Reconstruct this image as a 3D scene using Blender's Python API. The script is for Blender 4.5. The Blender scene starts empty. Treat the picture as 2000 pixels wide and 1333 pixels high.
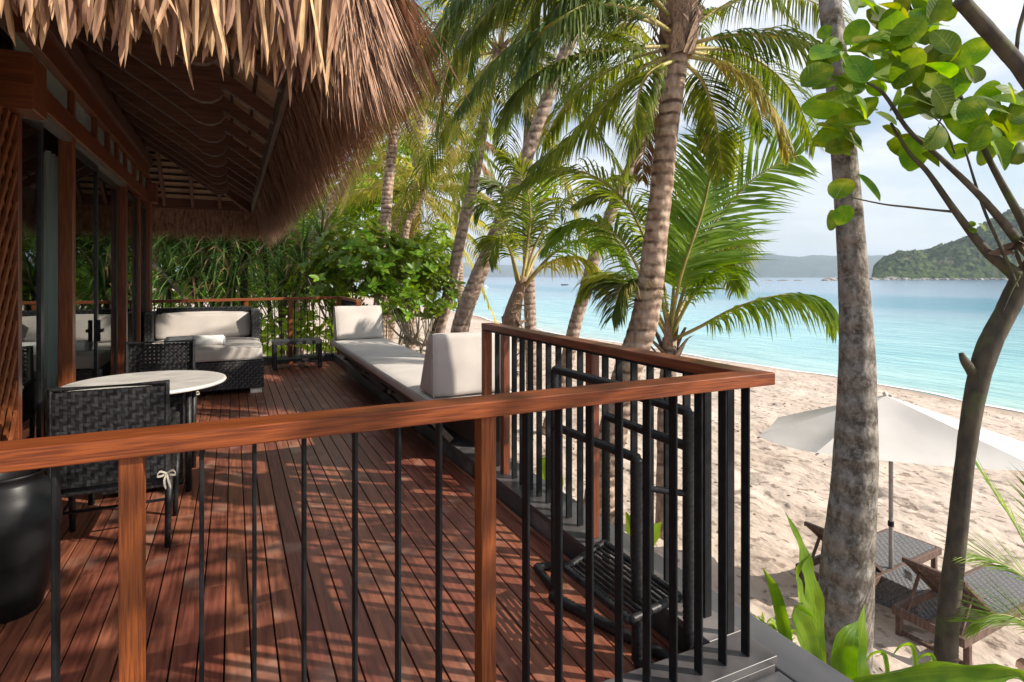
import bpy, math, random
from mathutils import Vector, Matrix, noise
random.seed(7)
C = bpy.context.scene.collection
R = random.uniform
V = Vector
F = 1135.0
TH = math.atan(545.0 / F)
ST, CT = math.sin(TH), math.cos(TH)
HC = 1.5
SZ = -1.7          # sand level by the deck
WL = -2.9          # water level

# ---------------------------------------------------------------- camera, world, sun
cam = bpy.data.cameras.new('camera')
camo = bpy.data.objects.new('camera', cam)
C.objects.link(camo)
camo.location = (0, 0, HC)
camo.rotation_euler = (math.radians(90), 0, -TH)
cam.sensor_width = 36
cam.lens = 36 * F / 2000
cam.shift_y = -125.5 / 2000
cam.clip_start = 0.05
cam.clip_end = 60000
bpy.context.scene.camera = camo

SUN_EL = math.radians(32)
SUN_DIR = V((0.792, -0.611, 0)).normalized()
sun = bpy.data.lights.new('sun', 'SUN')
sun.energy = 5.0
sun.angle = math.radians(0.5)
sun.color = (1.0, 0.91, 0.78)
suno = bpy.data.objects.new('sun', sun)
C.objects.link(suno)
sd = V((SUN_DIR.x * math.cos(SUN_EL), SUN_DIR.y * math.cos(SUN_EL), math.sin(SUN_EL)))
suno.rotation_euler = sd.to_track_quat('Z', 'Y').to_euler()
suno.location = (10, -10, 12)

w = bpy.data.worlds.new('World')
bpy.context.scene.world = w
w.use_nodes = True
nt = w.node_tree
nt.nodes.clear()
wo = nt.nodes.new('ShaderNodeOutputWorld')
bg = nt.nodes.new('ShaderNodeBackground')
bg.inputs['Strength'].default_value = 0.10
sky = nt.nodes.new('ShaderNodeTexSky')
sky.sky_type = 'NISHITA'
sky.sun_disc = False
sky.sun_elevation = SUN_EL
sky.sun_rotation = math.atan2(SUN_DIR.x, SUN_DIR.y)
sky.air_density = 1.0
sky.dust_density = 1.5
tc = nt.nodes.new('ShaderNodeTexCoord')
mp = nt.nodes.new('ShaderNodeMapping')
mp.inputs['Scale'].default_value = (1.0, 1.0, 3.6)
mp.inputs['Location'].default_value = (3.1, 0.6, 0.2)
cn = nt.nodes.new('ShaderNodeTexNoise')
cn.inputs['Scale'].default_value = 2.3
cn.inputs['Detail'].default_value = 9
cn.inputs['Roughness'].default_value = 0.55
cr = nt.nodes.new('ShaderNodeValToRGB')
cr.color_ramp.elements[0].position = 0.36
cr.color_ramp.elements[1].position = 0.58
cc = nt.nodes.new('ShaderNodeValToRGB')
cc.color_ramp.elements[0].position = 0.36
cc.color_ramp.elements[0].color = (5.2, 5.5, 6.1, 1)
cc.color_ramp.elements[1].position = 0.62
cc.color_ramp.elements[1].color = (7.4, 7.4, 7.5, 1)
mx = nt.nodes.new('ShaderNodeMixRGB')
L = nt.links.new
L(tc.outputs['Generated'], mp.inputs[0])
L(mp.outputs[0], cn.inputs['Vector'])
L(cn.outputs['Fac'], cr.inputs[0])
mp2 = nt.nodes.new('ShaderNodeMapping')
mp2.inputs['Scale'].default_value = (1.3, 1.3, 5.0)
cn2 = nt.nodes.new('ShaderNodeTexNoise')
cn2.inputs['Scale'].default_value = 3.6
cn2.inputs['Detail'].default_value = 7
L(tc.outputs['Generated'], mp2.inputs[0])
L(mp2.outputs[0], cn2.inputs['Vector'])
L(cn2.outputs['Fac'], cc.inputs[0])
L(cr.outputs[0], mx.inputs[0])
L(sky.outputs[0], mx.inputs[1])
L(cc.outputs[0], mx.inputs[2])
L(mx.outputs[0], bg.inputs[0])
L(bg.outputs[0], wo.inputs[0])

sc = bpy.context.scene
sc.view_settings.view_transform = 'Standard'
sc.view_settings.look = 'None'
sc.view_settings.exposure = 0.72
sc.view_settings.gamma = 1
sc.view_settings.use_curve_mapping = False
sc.render.engine = 'CYCLES'
sc.cycles.max_bounces = 8
sc.cycles.transparent_max_bounces = 16
sc.cycles.sample_clamp_indirect = 6
sc.cycles.use_denoising = True

# ---------------------------------------------------------------- helpers
def at(u, v, Z):
    l = (u - 1000) / F * Z
    return V((Z * ST + l * CT, Z * CT - l * ST, HC - (v - 541) / F * Z))

def onz(u, v, z):
    return at(u, v, F * (HC - z) / (v - 541))

def ground(x, y):
    d = 22.5 + 0.03 * (y - 10) - x
    d += 0.8 * math.sin(y * 0.11) + 0.3 * math.sin(y * 0.43 + 1)
    if d > 0:
        return WL + 1.22 * (1 - math.exp(-d / 6.0))
    return WL + d * 0.09

def foot(u, Z):
    p = at(u, 541, Z)
    p.z = ground(p.x, p.y) - 0.05
    return p

ORG = {}
def org(o):
    return ORG.get(o.name, V((0, 0, 0))) if o else V((0, 0, 0))

def tag(o, label=None, cat=None, group=None, kind=None):
    if label: o['label'] = label
    if cat: o['category'] = cat
    if group: o['group'] = group
    if kind: o['kind'] = kind
    return o

def thing(name, label, cat, loc=(0, 0, 0), group=None):
    o = bpy.data.objects.new(name, None)
    C.objects.link(o)
    o.location = loc
    o.empty_display_size = 0.2
    ORG[o.name] = V(loc)
    return tag(o, label, cat, group)

def struct_root(name, loc=(0, 0, 0)):
    o = bpy.data.objects.new(name, None)
    C.objects.link(o)
    o.location = loc
    ORG[o.name] = V(loc)
    o['kind'] = 'structure'
    return o

def link_mesh(name, me, parent, world):
    o = bpy.data.objects.new(name, me)
    C.objects.link(o)
    if parent:
        o.parent = parent
    o.location = V(world) - org(parent)
    ORG[o.name] = V(world)
    return o

def copy_tree(o, parent=None):
    c = o.copy()
    C.objects.link(c)
    if parent:
        c.parent = parent
    for ch in list(o.children):
        copy_tree(ch, c)
    return c

class G:
    def __init__(s):
        s.v = []; s.f = []
    def box(s, c, d, m=None):
        c = V(c); n = len(s.v)
        for x in (-.5, .5):
            for y in (-.5, .5):
                for z in (-.5, .5):
                    p = V((x * d[0], y * d[1], z * d[2]))
                    if m: p = m @ p
                    s.v.append(c + p)
        for q in ((0, 1, 3, 2), (4, 6, 7, 5), (0, 4, 5, 1), (2, 3, 7, 6), (0, 2, 6, 4), (1, 5, 7, 3)):
            s.f.append(tuple(n + i for i in q))
        return s
    def bar(s, a, b, w, h, up=(0, 0, 1)):
        a = V(a); b = V(b); d = b - a
        x = d.normalized(); u = V(up)
        y = u.cross(x)
        if y.length < 1e-4: y = V((0, 1, 0)).cross(x)
        y.normalize(); z = x.cross(y)
        m = Matrix((x, y, z)).transposed()
        return s.box((a + b) / 2, (d.length, w, h), m)
    def tube(s, pts, r, n=8, cap=True, jit=0):
        pts = [V(p) for p in pts]
        k = len(pts)
        rr = r if isinstance(r, (list, tuple)) else [r] * k
        base = len(s.v)
        up = None
        for i, p in enumerate(pts):
            t = (pts[min(i + 1, k - 1)] - pts[max(i - 1, 0)]).normalized()
            if up is None:
                up = V((0, 0, 1)) if abs(t.z) < .9 else V((1, 0, 0))
            a = up - t * up.dot(t)
            if a.length < 1e-5: a = t.orthogonal()
            a.normalize(); up = a
            b = t.cross(a)
            for j in range(n):
                an = 2 * math.pi * j / n
                q = rr[i] * (1 + (R(-jit, jit) if jit else 0))
                s.v.append(p + a * math.cos(an) * q + b * math.sin(an) * q)
        for i in range(k - 1):
            for j in range(n):
                j2 = (j + 1) % n
                s.f.append((base + i * n + j, base + i * n + j2, base + (i + 1) * n + j2, base + (i + 1) * n + j))
        if cap:
            s.f.append(tuple(base + j for j in reversed(range(n))))
            s.f.append(tuple(base + (k - 1) * n + j for j in range(n)))
        return s
    def lathe(s, prof, c, n=32):
        base = len(s.v); c = V(c)
        for r, z in prof:
            for j in range(n):
                a = 2 * math.pi * j / n
                s.v.append(c + V((r * math.cos(a), r * math.sin(a), z)))
        for i in range(len(prof) - 1):
            for j in range(n):
                j2 = (j + 1) % n
                s.f.append((base + i * n + j, base + i * n + j2, base + (i + 1) * n + j2, base + (i + 1) * n + j))
        s.f.append(tuple(base + j for j in reversed(range(n))))
        s.f.append(tuple(base + (len(prof) - 1) * n + j for j in range(n)))
        return s
    def blade(s, pts, ws, side):
        # ribbon: pts spine, ws half widths, side unit vector(s)
        b = len(s.v); k = len(pts)
        for i in range(k):
            sd_ = side[i] if isinstance(side, list) else side
            if i == k - 1:
                s.v.append(pts[i])
            else:
                s.v.append(pts[i] - sd_ * ws[i]); s.v.append(pts[i] + sd_ * ws[i])
        for i in range(k - 2):
            s.f.append((b + 2 * i, b + 2 * i + 1, b + 2 * i + 3, b + 2 * i + 2))
        s.f.append((b + 2 * (k - 2), b + 2 * (k - 2) + 1, b + 2 * (k - 1)))
    def prism(s, poly, y0, y1, axis='y'):
        # poly of (x, z) pairs extruded along y
        b = len(s.v); n = len(poly)
        for yy in (y0, y1):
            for (x, z) in poly:
                s.v.append(V((x, yy, z)) if axis == 'y' else V((yy, x, z)))
        s.f.append(tuple(b + i for i in range(n)))
        s.f.append(tuple(b + n + i for i in reversed(range(n))))
        for i in range(n):
            j = (i + 1) % n
            s.f.append((b + i, b + n + i, b + n + j, b + j))
        return s
    def grid(s, fn, nu, nv):
        b = len(s.v)
        for i in range(nu + 1):
            for j in range(nv + 1):
                s.v.append(V(fn(i / nu, j / nv)))
        for i in range(nu):
            for j in range(nv):
                a = b + i * (nv + 1) + j
                s.f.append((a, a + nv + 1, a + nv + 2, a + 1))
        return s
    def mesh(s, name, mat, smooth=False, o=V((0, 0, 0))):
        me = bpy.data.meshes.new(name)
        me.from_pydata([tuple(p - o) for p in s.v], [], s.f)
        if mat: me.materials.append(mat)
        if smooth:
            me.polygons.foreach_set('use_smooth', [True] * len(me.polygons))
        me.update()
        return me
    def build(s, name, mat, parent=None, smooth=False, bevel=0, label=None, kind=None, fixn=False, seg=2, at0=None):
        if at0 is not None:
            c = V(at0)
        else:
            lo = V((min(p.x for p in s.v), min(p.y for p in s.v), min(p.z for p in s.v)))
            hi = V((max(p.x for p in s.v), max(p.y for p in s.v), max(p.z for p in s.v)))
            c = (lo + hi) / 2
        me = s.mesh(name, mat, smooth, c)
        if fixn:
            import bmesh
            bm = bmesh.new(); bm.from_mesh(me)
            bmesh.ops.recalc_face_normals(bm, faces=bm.faces)
            bm.to_mesh(me); bm.free()
        o = link_mesh(name, me, parent, c)
        if bevel:
            b = o.modifiers.new('bevel', 'BEVEL'); b.width = bevel; b.segments = seg; b.limit_method = 'ANGLE'
            if seg > 1:
                me.polygons.foreach_set('use_smooth', [True] * len(me.polygons))
                try:
                    b.harden_normals = True
                except Exception:
                    pass
        if label: o['label'] = label
        if kind: o['kind'] = kind
        return o

def cat_rom(pts, n):
    pts = [V(p) for p in pts]
    P = [pts[0] * 2 - pts[1]] + pts + [pts[-1] * 2 - pts[-2]]
    out = []
    m = len(pts) - 1
    for i in range(n + 1):
        t = i / n * m
        k = min(int(t), m - 1); t -= k
        a, b, c, d = P[k], P[k + 1], P[k + 2], P[k + 3]
        out.append(0.5 * ((2 * b) + (c - a) * t + (2 * a - 5 * b + 4 * c - d) * t * t + (3 * b - a - 3 * c + d) * t ** 3))
    return out

def lerp_list(vals, n):
    m = len(vals) - 1; out = []
    for i in range(n + 1):
        t = i / n * m; k = min(int(t), m - 1); t -= k
        out.append(vals[k] * (1 - t) + vals[k + 1] * t)
    return out

# ---------------------------------------------------------------- materials
def nodes_mat(name):
    m = bpy.data.materials.new(name); m.use_nodes = True
    t = m.node_tree
    return m, t, t.nodes['Principled BSDF'], t.nodes['Material Output']

def mat(name, c1, c2, scale=5, rough=0.6, bump=0.2, stretch=(1, 1, 1), detail=6, spec=0.5, rnd=0.0, c3=None, s3=1.0, th3=0.55,
        bscale=None, coat=0, transl=0, rvar=0.1, metal=0, lo=0.35, hi=0.65, bdist=0.02, sheen=0, world=False):
    m, t, p, out = nodes_mat(name)
    N, L = t.nodes.new, t.links.new
    tc = N('ShaderNodeTexCoord'); mp = N('ShaderNodeMapping'); oi = N('ShaderNodeObjectInfo')
    mp.inputs['Scale'].default_value = stretch
    add = N('ShaderNodeVectorMath'); add.operation = 'ADD'
    mul = N('ShaderNodeVectorMath'); mul.operation = 'SCALE'; mul.inputs['Scale'].default_value = 37.0
    cmb = N('ShaderNodeCombineXYZ')
    L(oi.outputs['Random'], cmb.inputs[0]); L(oi.outputs['Random'], cmb.inputs[1]); L(oi.outputs['Random'], cmb.inputs[2])
    L(cmb.outputs[0], mul.inputs[0])
    if world:
        ge = N('ShaderNodeNewGeometry')
        L(ge.outputs['Position'], mp.inputs[0])
    else:
        L(tc.outputs['Object'], add.inputs[0]); L(mul.outputs[0], add.inputs[1]); L(add.outputs[0], mp.inputs[0])
    nz = N('ShaderNodeTexNoise'); nz.inputs['Scale'].default_value = scale; nz.inputs['Detail'].default_value = detail
    L(mp.outputs[0], nz.inputs['Vector'])
    rp = N('ShaderNodeValToRGB')
    rp.color_ramp.elements[0].position = lo; rp.color_ramp.elements[0].color = (*c1, 1)
    rp.color_ramp.elements[1].position = hi; rp.color_ramp.elements[1].color = (*c2, 1)
    L(nz.outputs['Fac'], rp.inputs[0])
    col = rp.outputs[0]
    if c3:
        n3 = N('ShaderNodeTexNoise'); n3.inputs['Scale'].default_value = s3; n3.inputs['Detail'].default_value = 4
        L((mp if world else add).outputs[0], n3.inputs['Vector'])
        r3 = N('ShaderNodeValToRGB'); r3.color_ramp.elements[0].position = th3; r3.color_ramp.elements[1].position = th3 + .12
        L(n3.outputs['Fac'], r3.inputs[0])
        mx = N('ShaderNodeMixRGB'); mx.inputs[2].default_value = (*c3, 1)
        L(r3.outputs[0], mx.inputs[0]); L(col, mx.inputs[1]); col = mx.outputs[0]
    if rnd:
        hs = N('ShaderNodeHueSaturation')
        mr = N('ShaderNodeMapRange'); mr.inputs['To Min'].default_value = 1 - rnd; mr.inputs['To Max'].default_value = 1 + rnd
        L(oi.outputs['Random'], mr.inputs[0]); L(mr.outputs[0], hs.inputs['Value'])
        mr2 = N('ShaderNodeMapRange'); mr2.inputs['To Min'].default_value = 0.5 - rnd * .04; mr2.inputs['To Max'].default_value = 0.5 + rnd * .04
        L(oi.outputs['Random'], mr2.inputs[0]); L(mr2.outputs[0], hs.inputs['Hue'])
        L(col, hs.inputs['Color']); col = hs.outputs[0]
    L(col, p.inputs['Base Color'])
    rr = N('ShaderNodeMapRange'); rr.inputs['To Min'].default_value = max(0, rough - rvar); rr.inputs['To Max'].default_value = min(1, rough + rvar)
    L(nz.outputs['Fac'], rr.inputs[0]); L(rr.outputs[0], p.inputs['Roughness'])
    p.inputs['Specular IOR Level'].default_value = spec
    p.inputs['Metallic'].default_value = metal
    if coat:
        p.inputs['Coat Weight'].default_value = coat; p.inputs['Coat Roughness'].default_value = 0.25
    if sheen:
        p.inputs['Sheen Weight'].default_value = sheen
    if bump:
        b = N('ShaderNodeBump'); b.inputs['Strength'].default_value = bump; b.inputs['Distance'].default_value = bdist
        src = nz.outputs['Fac']
        if bscale:
            nb = N('ShaderNodeTexNoise'); nb.inputs['Scale'].default_value = bscale; nb.inputs['Detail'].default_value = 5
            L(mp.outputs[0], nb.inputs['Vector']); src = nb.outputs['Fac']
        L(src, b.inputs['Height']); L(b.outputs[0], p.inputs['Normal'])
    if transl:
        tr = N('ShaderNodeBsdfTranslucent'); ms = N('ShaderNodeMixShader'); ms.inputs[0].default_value = transl
        hv = N('ShaderNodeHueSaturation'); hv.inputs['Value'].default_value = 2.2; hv.inputs['Hue'].default_value = 0.478; hv.inputs['Saturation'].default_value = 1.1
        L(col, hv.inputs['Color']); L(hv.outputs[0], tr.inputs[0])
        L(p.outputs[0], ms.inputs[1]); L(tr.outputs[0], ms.inputs[2]); L(ms.outputs[0], out.inputs[0])
    return m

M = {}
for ax, st in (('x', (1, 14, 14)), ('y', (14, 1, 14)), ('z', (14, 14, 1))):
    M['rail_' + ax] = mat('varnished_rail_wood_' + ax, (.11, .026, .007), (.24, .062, .013), 9, .5, .4, tuple(q * 1.6 if q > 1 else q for q in st), rnd=.1, spec=.28, detail=9, bdist=.004,
                          c3=(.13, .034, .012), s3=3.5, th3=.6)
    M['frame_' + ax] = mat('dark_frame_wood_' + ax, (.12, .032, .012), (.23, .068, .024), 5, .4, .25, st, rnd=.12, coat=.15, detail=8, bdist=.004)
    M['rafter_' + ax] = mat('old_rafter_wood_' + ax, (.10, .042, .026), (.19, .088, .055), 4, .7, .3, st, rnd=.12, detail=8, bdist=.004)
M['deck'] = mat('oiled_deck_boards', (.13, .040, .024), (.28, .095, .056), 3.2, .42, .4, (16, 1, 16), rnd=.17, detail=10, bdist=.004,
                c3=(.33, .17, .12), s3=2.6, th3=.57, spec=.42)
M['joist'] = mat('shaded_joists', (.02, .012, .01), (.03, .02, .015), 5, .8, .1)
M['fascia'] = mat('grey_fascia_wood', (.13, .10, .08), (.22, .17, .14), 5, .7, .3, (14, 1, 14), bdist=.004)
M['metal'] = mat('black_painted_metal', (.007, .0075, .009), (.014, .015, .017), 30, .5, .08, spec=.15, rnd=.1, bdist=.002)
M['stone'] = mat('dark_honed_stone', (.045, .042, .044), (.095, .088, .09), 6, .38, .15, c3=(.19, .17, .17), s3=2.2, th3=.55, bdist=.004, rvar=.15)
M['ledge'] = mat('grey_concrete_ledge', (.042, .042, .047), (.085, .085, .092), 4, .45, .2, (1, .3, 1), bdist=.004, c3=(.11, .11, .118), s3=1.7, th3=.6)
M['wicker'] = mat('black_wicker', (.008, .008, .009), (.026, .0255, .027), 60, .45, .3, spec=.32, bdist=.003, rnd=.15)
M['wickgrey'] = mat('charcoal_wicker', (.022, .022, .024), (.055, .054, .056), 50, .45, .3, spec=.5, bdist=.003)
M['cushion'] = mat('oatmeal_canvas', (.47, .425, .395), (.56, .515, .48), 3, .9, .35, detail=8, bscale=220, bdist=.0015, sheen=.15, spec=.2)
M['lattice'] = mat('lattice_wood', (.17, .05, .018), (.27, .085, .03), 8, .6, .1, spec=.2)
M['piping'] = mat('cushion_piping', (.42, .38, .35), (.5, .46, .43), 20, .9, .2, spec=.2)
M['under'] = mat('brown_daybed_base', (.05, .03, .025), (.09, .055, .045), 6, .6, .2, (1, .1, 1))
M['towel'] = mat('white_terry', (.80, .80, .80), (.88, .88, .88), 40, .95, .6, bscale=260, bdist=.004, spec=.1)
M['tabletop'] = mat('pale_stone_top', (.50, .48, .46), (.66, .64, .62), 5, .45, .08, (1, 2.2, 1), c3=(.44, .42, .41), s3=3, th3=.58, bdist=.003)
M['pot'] = mat('black_glazed_clay', (.006, .006, .007), (.014, .0135, .014), 5, .42, .35, (1, 1, 3), spec=.28, bdist=.006)
M['ribbon'] = mat('cream_ribbon', (.40, .36, .30), (.48, .44, .37), 30, .85, .1)
M['thatch'] = mat('dry_thatch', (.13, .068, .042), (.48, .285, .19), 9, .75, .5, (3, 3, .6), detail=9, world=True, c3=(.50, .32, .22), s3=24, th3=.55, spec=.25)
M['nipa'] = mat('dry_nipa_leaf', (.15, .075, .04), (.45, .265, .155), 7, .62, .35, (6, 6, .8), rnd=.5, detail=7, spec=.3, transl=.08, bdist=.004)
M['mat'] = mat('woven_ceiling_mat', (.38, .25, .155), (.60, .43, .29), 26, .85, .5, (1, 6, 1), spec=.15)
M['batten'] = mat('dark_batten', (.035, .02, .014), (.06, .035, .025), 5, .8, .2)
M['curtain'] = mat('sheer_curtain', (.70, .74, .71), (.80, .83, .80), 10, .9, .1, transl=.3)
M['inner'] = mat('room_wall', (.10, .07, .05), (.14, .10, .075), 3, .8, .1)
M['alu'] = mat('dark_aluminium', (.03, .03, .033), (.05, .05, .055), 20, .35, .05, metal=.5)
M['alulight'] = mat('brushed_track', (.28, .27, .25), (.38, .37, .34), 20, .35, .05, metal=.6)
M['canopy'] = mat('white_umbrella_cloth', (.58, .555, .54), (.66, .635, .615), 2, .9, .15, bscale=6, bdist=.02, spec=.1, transl=.02)
M['pole'] = mat('weathered_pole', (.30, .28, .26), (.42, .40, .38), 10, .6, .1)
M['lounger'] = mat('weathered_brown_teak', (.07, .04, .03), (.15, .09, .07), 6, .7, .3, (6, 6, 1), rnd=.1)
M['mesh'] = mat('grey_rattan_weave', (.10, .10, .105), (.20, .195, .2), 70, .6, .5, bdist=.006)
M['drift'] = mat('driftwood', (.18, .14, .12), (.34, .28, .25), 6, .85, .6, (1, 6, 6))
M['boat'] = mat('white_boat', (.75, .76, .78), (.82, .82, .84), 5, .4, .05)
M['boatdark'] = mat('dark_boat', (.08, .08, .09), (.12, .12, .13), 5, .5, .05)
M['rock'] = mat('shore_rock', (.11, .10, .09), (.42, .38, .33), .12, .9, .6, detail=8, bdist=1.0)
M['canopytop'] = M['canopy']
# foliage
def leafmat(name, c1, c2, scale=3, tr=.38, rough=.5, rnd=.2, c3=None, th3=.62, s3=2.0, spec=.28):
    return mat(name, c1, c2, scale, rough, .15, rnd=rnd, transl=tr, c3=c3, th3=th3, s3=s3, spec=spec, detail=5, bdist=.01, rvar=.12)
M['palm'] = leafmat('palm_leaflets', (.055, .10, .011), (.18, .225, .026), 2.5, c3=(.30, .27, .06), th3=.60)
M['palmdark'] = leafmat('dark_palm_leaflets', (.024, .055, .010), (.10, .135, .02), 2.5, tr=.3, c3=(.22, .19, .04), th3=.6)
M['palmyel'] = leafmat('yellow_palm_leaflets', (.18, .20, .03), (.44, .40, .09), 2.0, tr=.4, c3=(.42, .33, .14), th3=.58)
M['palmyoung'] = leafmat('young_palm_leaflets', (.06, .14, .012), (.18, .29, .03), 2.5, tr=.4, rnd=.15)
M['palmdry'] = leafmat('dry_palm_leaflets', (.20, .12, .06), (.34, .22, .12), 3, tr=.2)
M['rachis'] = mat('palm_midrib', (.28, .25, .07), (.46, .36, .13), 5, .5, .1)
M['boot'] = mat('palm_boot_fibre', (.16, .10, .07), (.34, .23, .16), 12, .85, .5, (6, 6, 1), rnd=.15)
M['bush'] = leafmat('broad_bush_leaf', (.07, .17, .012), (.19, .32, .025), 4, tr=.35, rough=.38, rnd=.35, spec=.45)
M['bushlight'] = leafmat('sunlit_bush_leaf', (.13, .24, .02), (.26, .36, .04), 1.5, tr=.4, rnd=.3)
M['strap'] = leafmat('pandanus_leaf', (.03, .09, .018), (.115, .20, .04), 3, tr=.25, rnd=.3, c3=(.32, .24, .12), th3=.58)
M['almond'] = leafmat('almond_leaf', (.045, .115, .006), (.15, .235, .012), 9, tr=.5, rough=.52, rnd=.42, c3=(.26, .28, .03), spec=.25, th3=.6, s3=9)
def leafveins(m, k=1.0):
    t = m.node_tree; N, L = t.nodes.new, t.links.new
    p = t.nodes['Principled BSDF']
    src = p.inputs['Base Color'].links[0].from_socket
    tc = N('ShaderNodeTexCoord'); sx = N('ShaderNodeSeparateXYZ'); L(tc.outputs['Object'], sx.inputs[0])
    ab = N('ShaderNodeMath'); ab.operation = 'ABSOLUTE'; L(sx.outputs[0], ab.inputs[0])
    la = N('ShaderNodeMath'); la.operation = 'MULTIPLY_ADD'; la.inputs[1].default_value = -.75; L(ab.outputs[0], la.inputs[0]); L(sx.outputs[1], la.inputs[2])
    mo = N('ShaderNodeMath'); mo.operation = 'PINGPONG'; mo.inputs[1].default_value = .0115; L(la.outputs[0], mo.inputs[0])
    c1 = N('ShaderNodeMapRange'); c1.inputs['From Min'].default_value = .0004; c1.inputs['From Max'].default_value = .0018; c1.inputs['To Min'].default_value = 1; c1.inputs['To Max'].default_value = 0
    L(mo.outputs[0], c1.inputs[0])
    c2 = N('ShaderNodeMapRange'); c2.inputs['From Min'].default_value = .0010; c2.inputs['From Max'].default_value = .0026; c2.inputs['To Min'].default_value = 1; c2.inputs['To Max'].default_value = 0
    L(ab.outputs[0], c2.inputs[0])
    mxx = N('ShaderNodeMath'); mxx.operation = 'MAXIMUM'; L(c1.outputs[0], mxx.inputs[0]); L(c2.outputs[0], mxx.inputs[1])
    fa = N('ShaderNodeMath'); fa.operation = 'MULTIPLY'; fa.inputs[1].default_value = .55 * k; L(mxx.outputs[0], fa.inputs[0])
    mc = N('ShaderNodeMixRGB'); mc.inputs[2].default_value = (.30, .38, .09, 1)
    L(fa.outputs[0], mc.inputs[0]); L(src, mc.inputs[1]); L(mc.outputs[0], p.inputs['Base Color'])
    bn = N('ShaderNodeBump'); bn.inputs['Strength'].default_value = .5; bn.inputs['Distance'].default_value = .002; bn.invert = True
    L(mxx.outputs[0], bn.inputs['Height']); L(bn.outputs[0], p.inputs['Normal'])
leafveins(M['almond'])
M['lily'] = leafmat('lily_leaf', (.06, .15, .010), (.17, .29, .022), 6, tr=.4, rough=.36, rnd=.12)
def uvstripes(m):
    t = m.node_tree; N, L = t.nodes.new, t.links.new
    p = t.nodes['Principled BSDF']
    src = p.inputs['Base Color'].links[0].from_socket
    uv = N('ShaderNodeUVMap'); uv.uv_map = 'uv'
    mp = N('ShaderNodeMapping'); mp.inputs['Scale'].default_value = (16, .9, 1)
    L(uv.outputs[0], mp.inputs[0])
    nz = N('ShaderNodeTexNoise'); nz.inputs['Scale'].default_value = 2.2; nz.inputs['Detail'].default_value = 5
    L(mp.outputs[0], nz.inputs['Vector'])
    r = N('ShaderNodeValToRGB'); r.color_ramp.elements[0].position = .38; r.color_ramp.elements[0].color = (.45, .5, .4, 1); r.color_ramp.elements[1].position = .62; r.color_ramp.elements[1].color = (1.25, 1.2, 1.3, 1)
    L(nz.outputs['Fac'], r.inputs[0])
    mu = N('ShaderNodeMixRGB'); mu.blend_type = 'MULTIPLY'; mu.inputs[0].default_value = 1
    L(src, mu.inputs[1]); L(r.outputs[0], mu.inputs[2]); L(mu.outputs[0], p.inputs['Base Color'])
    bn = N('ShaderNodeBump'); bn.inputs['Strength'].default_value = .5; bn.inputs['Distance'].default_value = .004
    L(nz.outputs['Fac'], bn.inputs['Height']); L(bn.outputs[0], p.inputs['Normal'])
uvstripes(M['lily'])
M['dead'] = mat('dead_leaf', (.10, .05, .03), (.2, .11, .06), 10, .8, .3)
M['bark'] = mat('dark_bark', (.028, .022, .016), (.085, .068, .045), 14, .85, .8, (1, 1, .5), c3=(.07, .08, .025), s3=6, th3=.54, bdist=.01)
M['stem'] = mat('grey_stem', (.16, .13, .09), (.30, .25, .19), 10, .8, .3)

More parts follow.
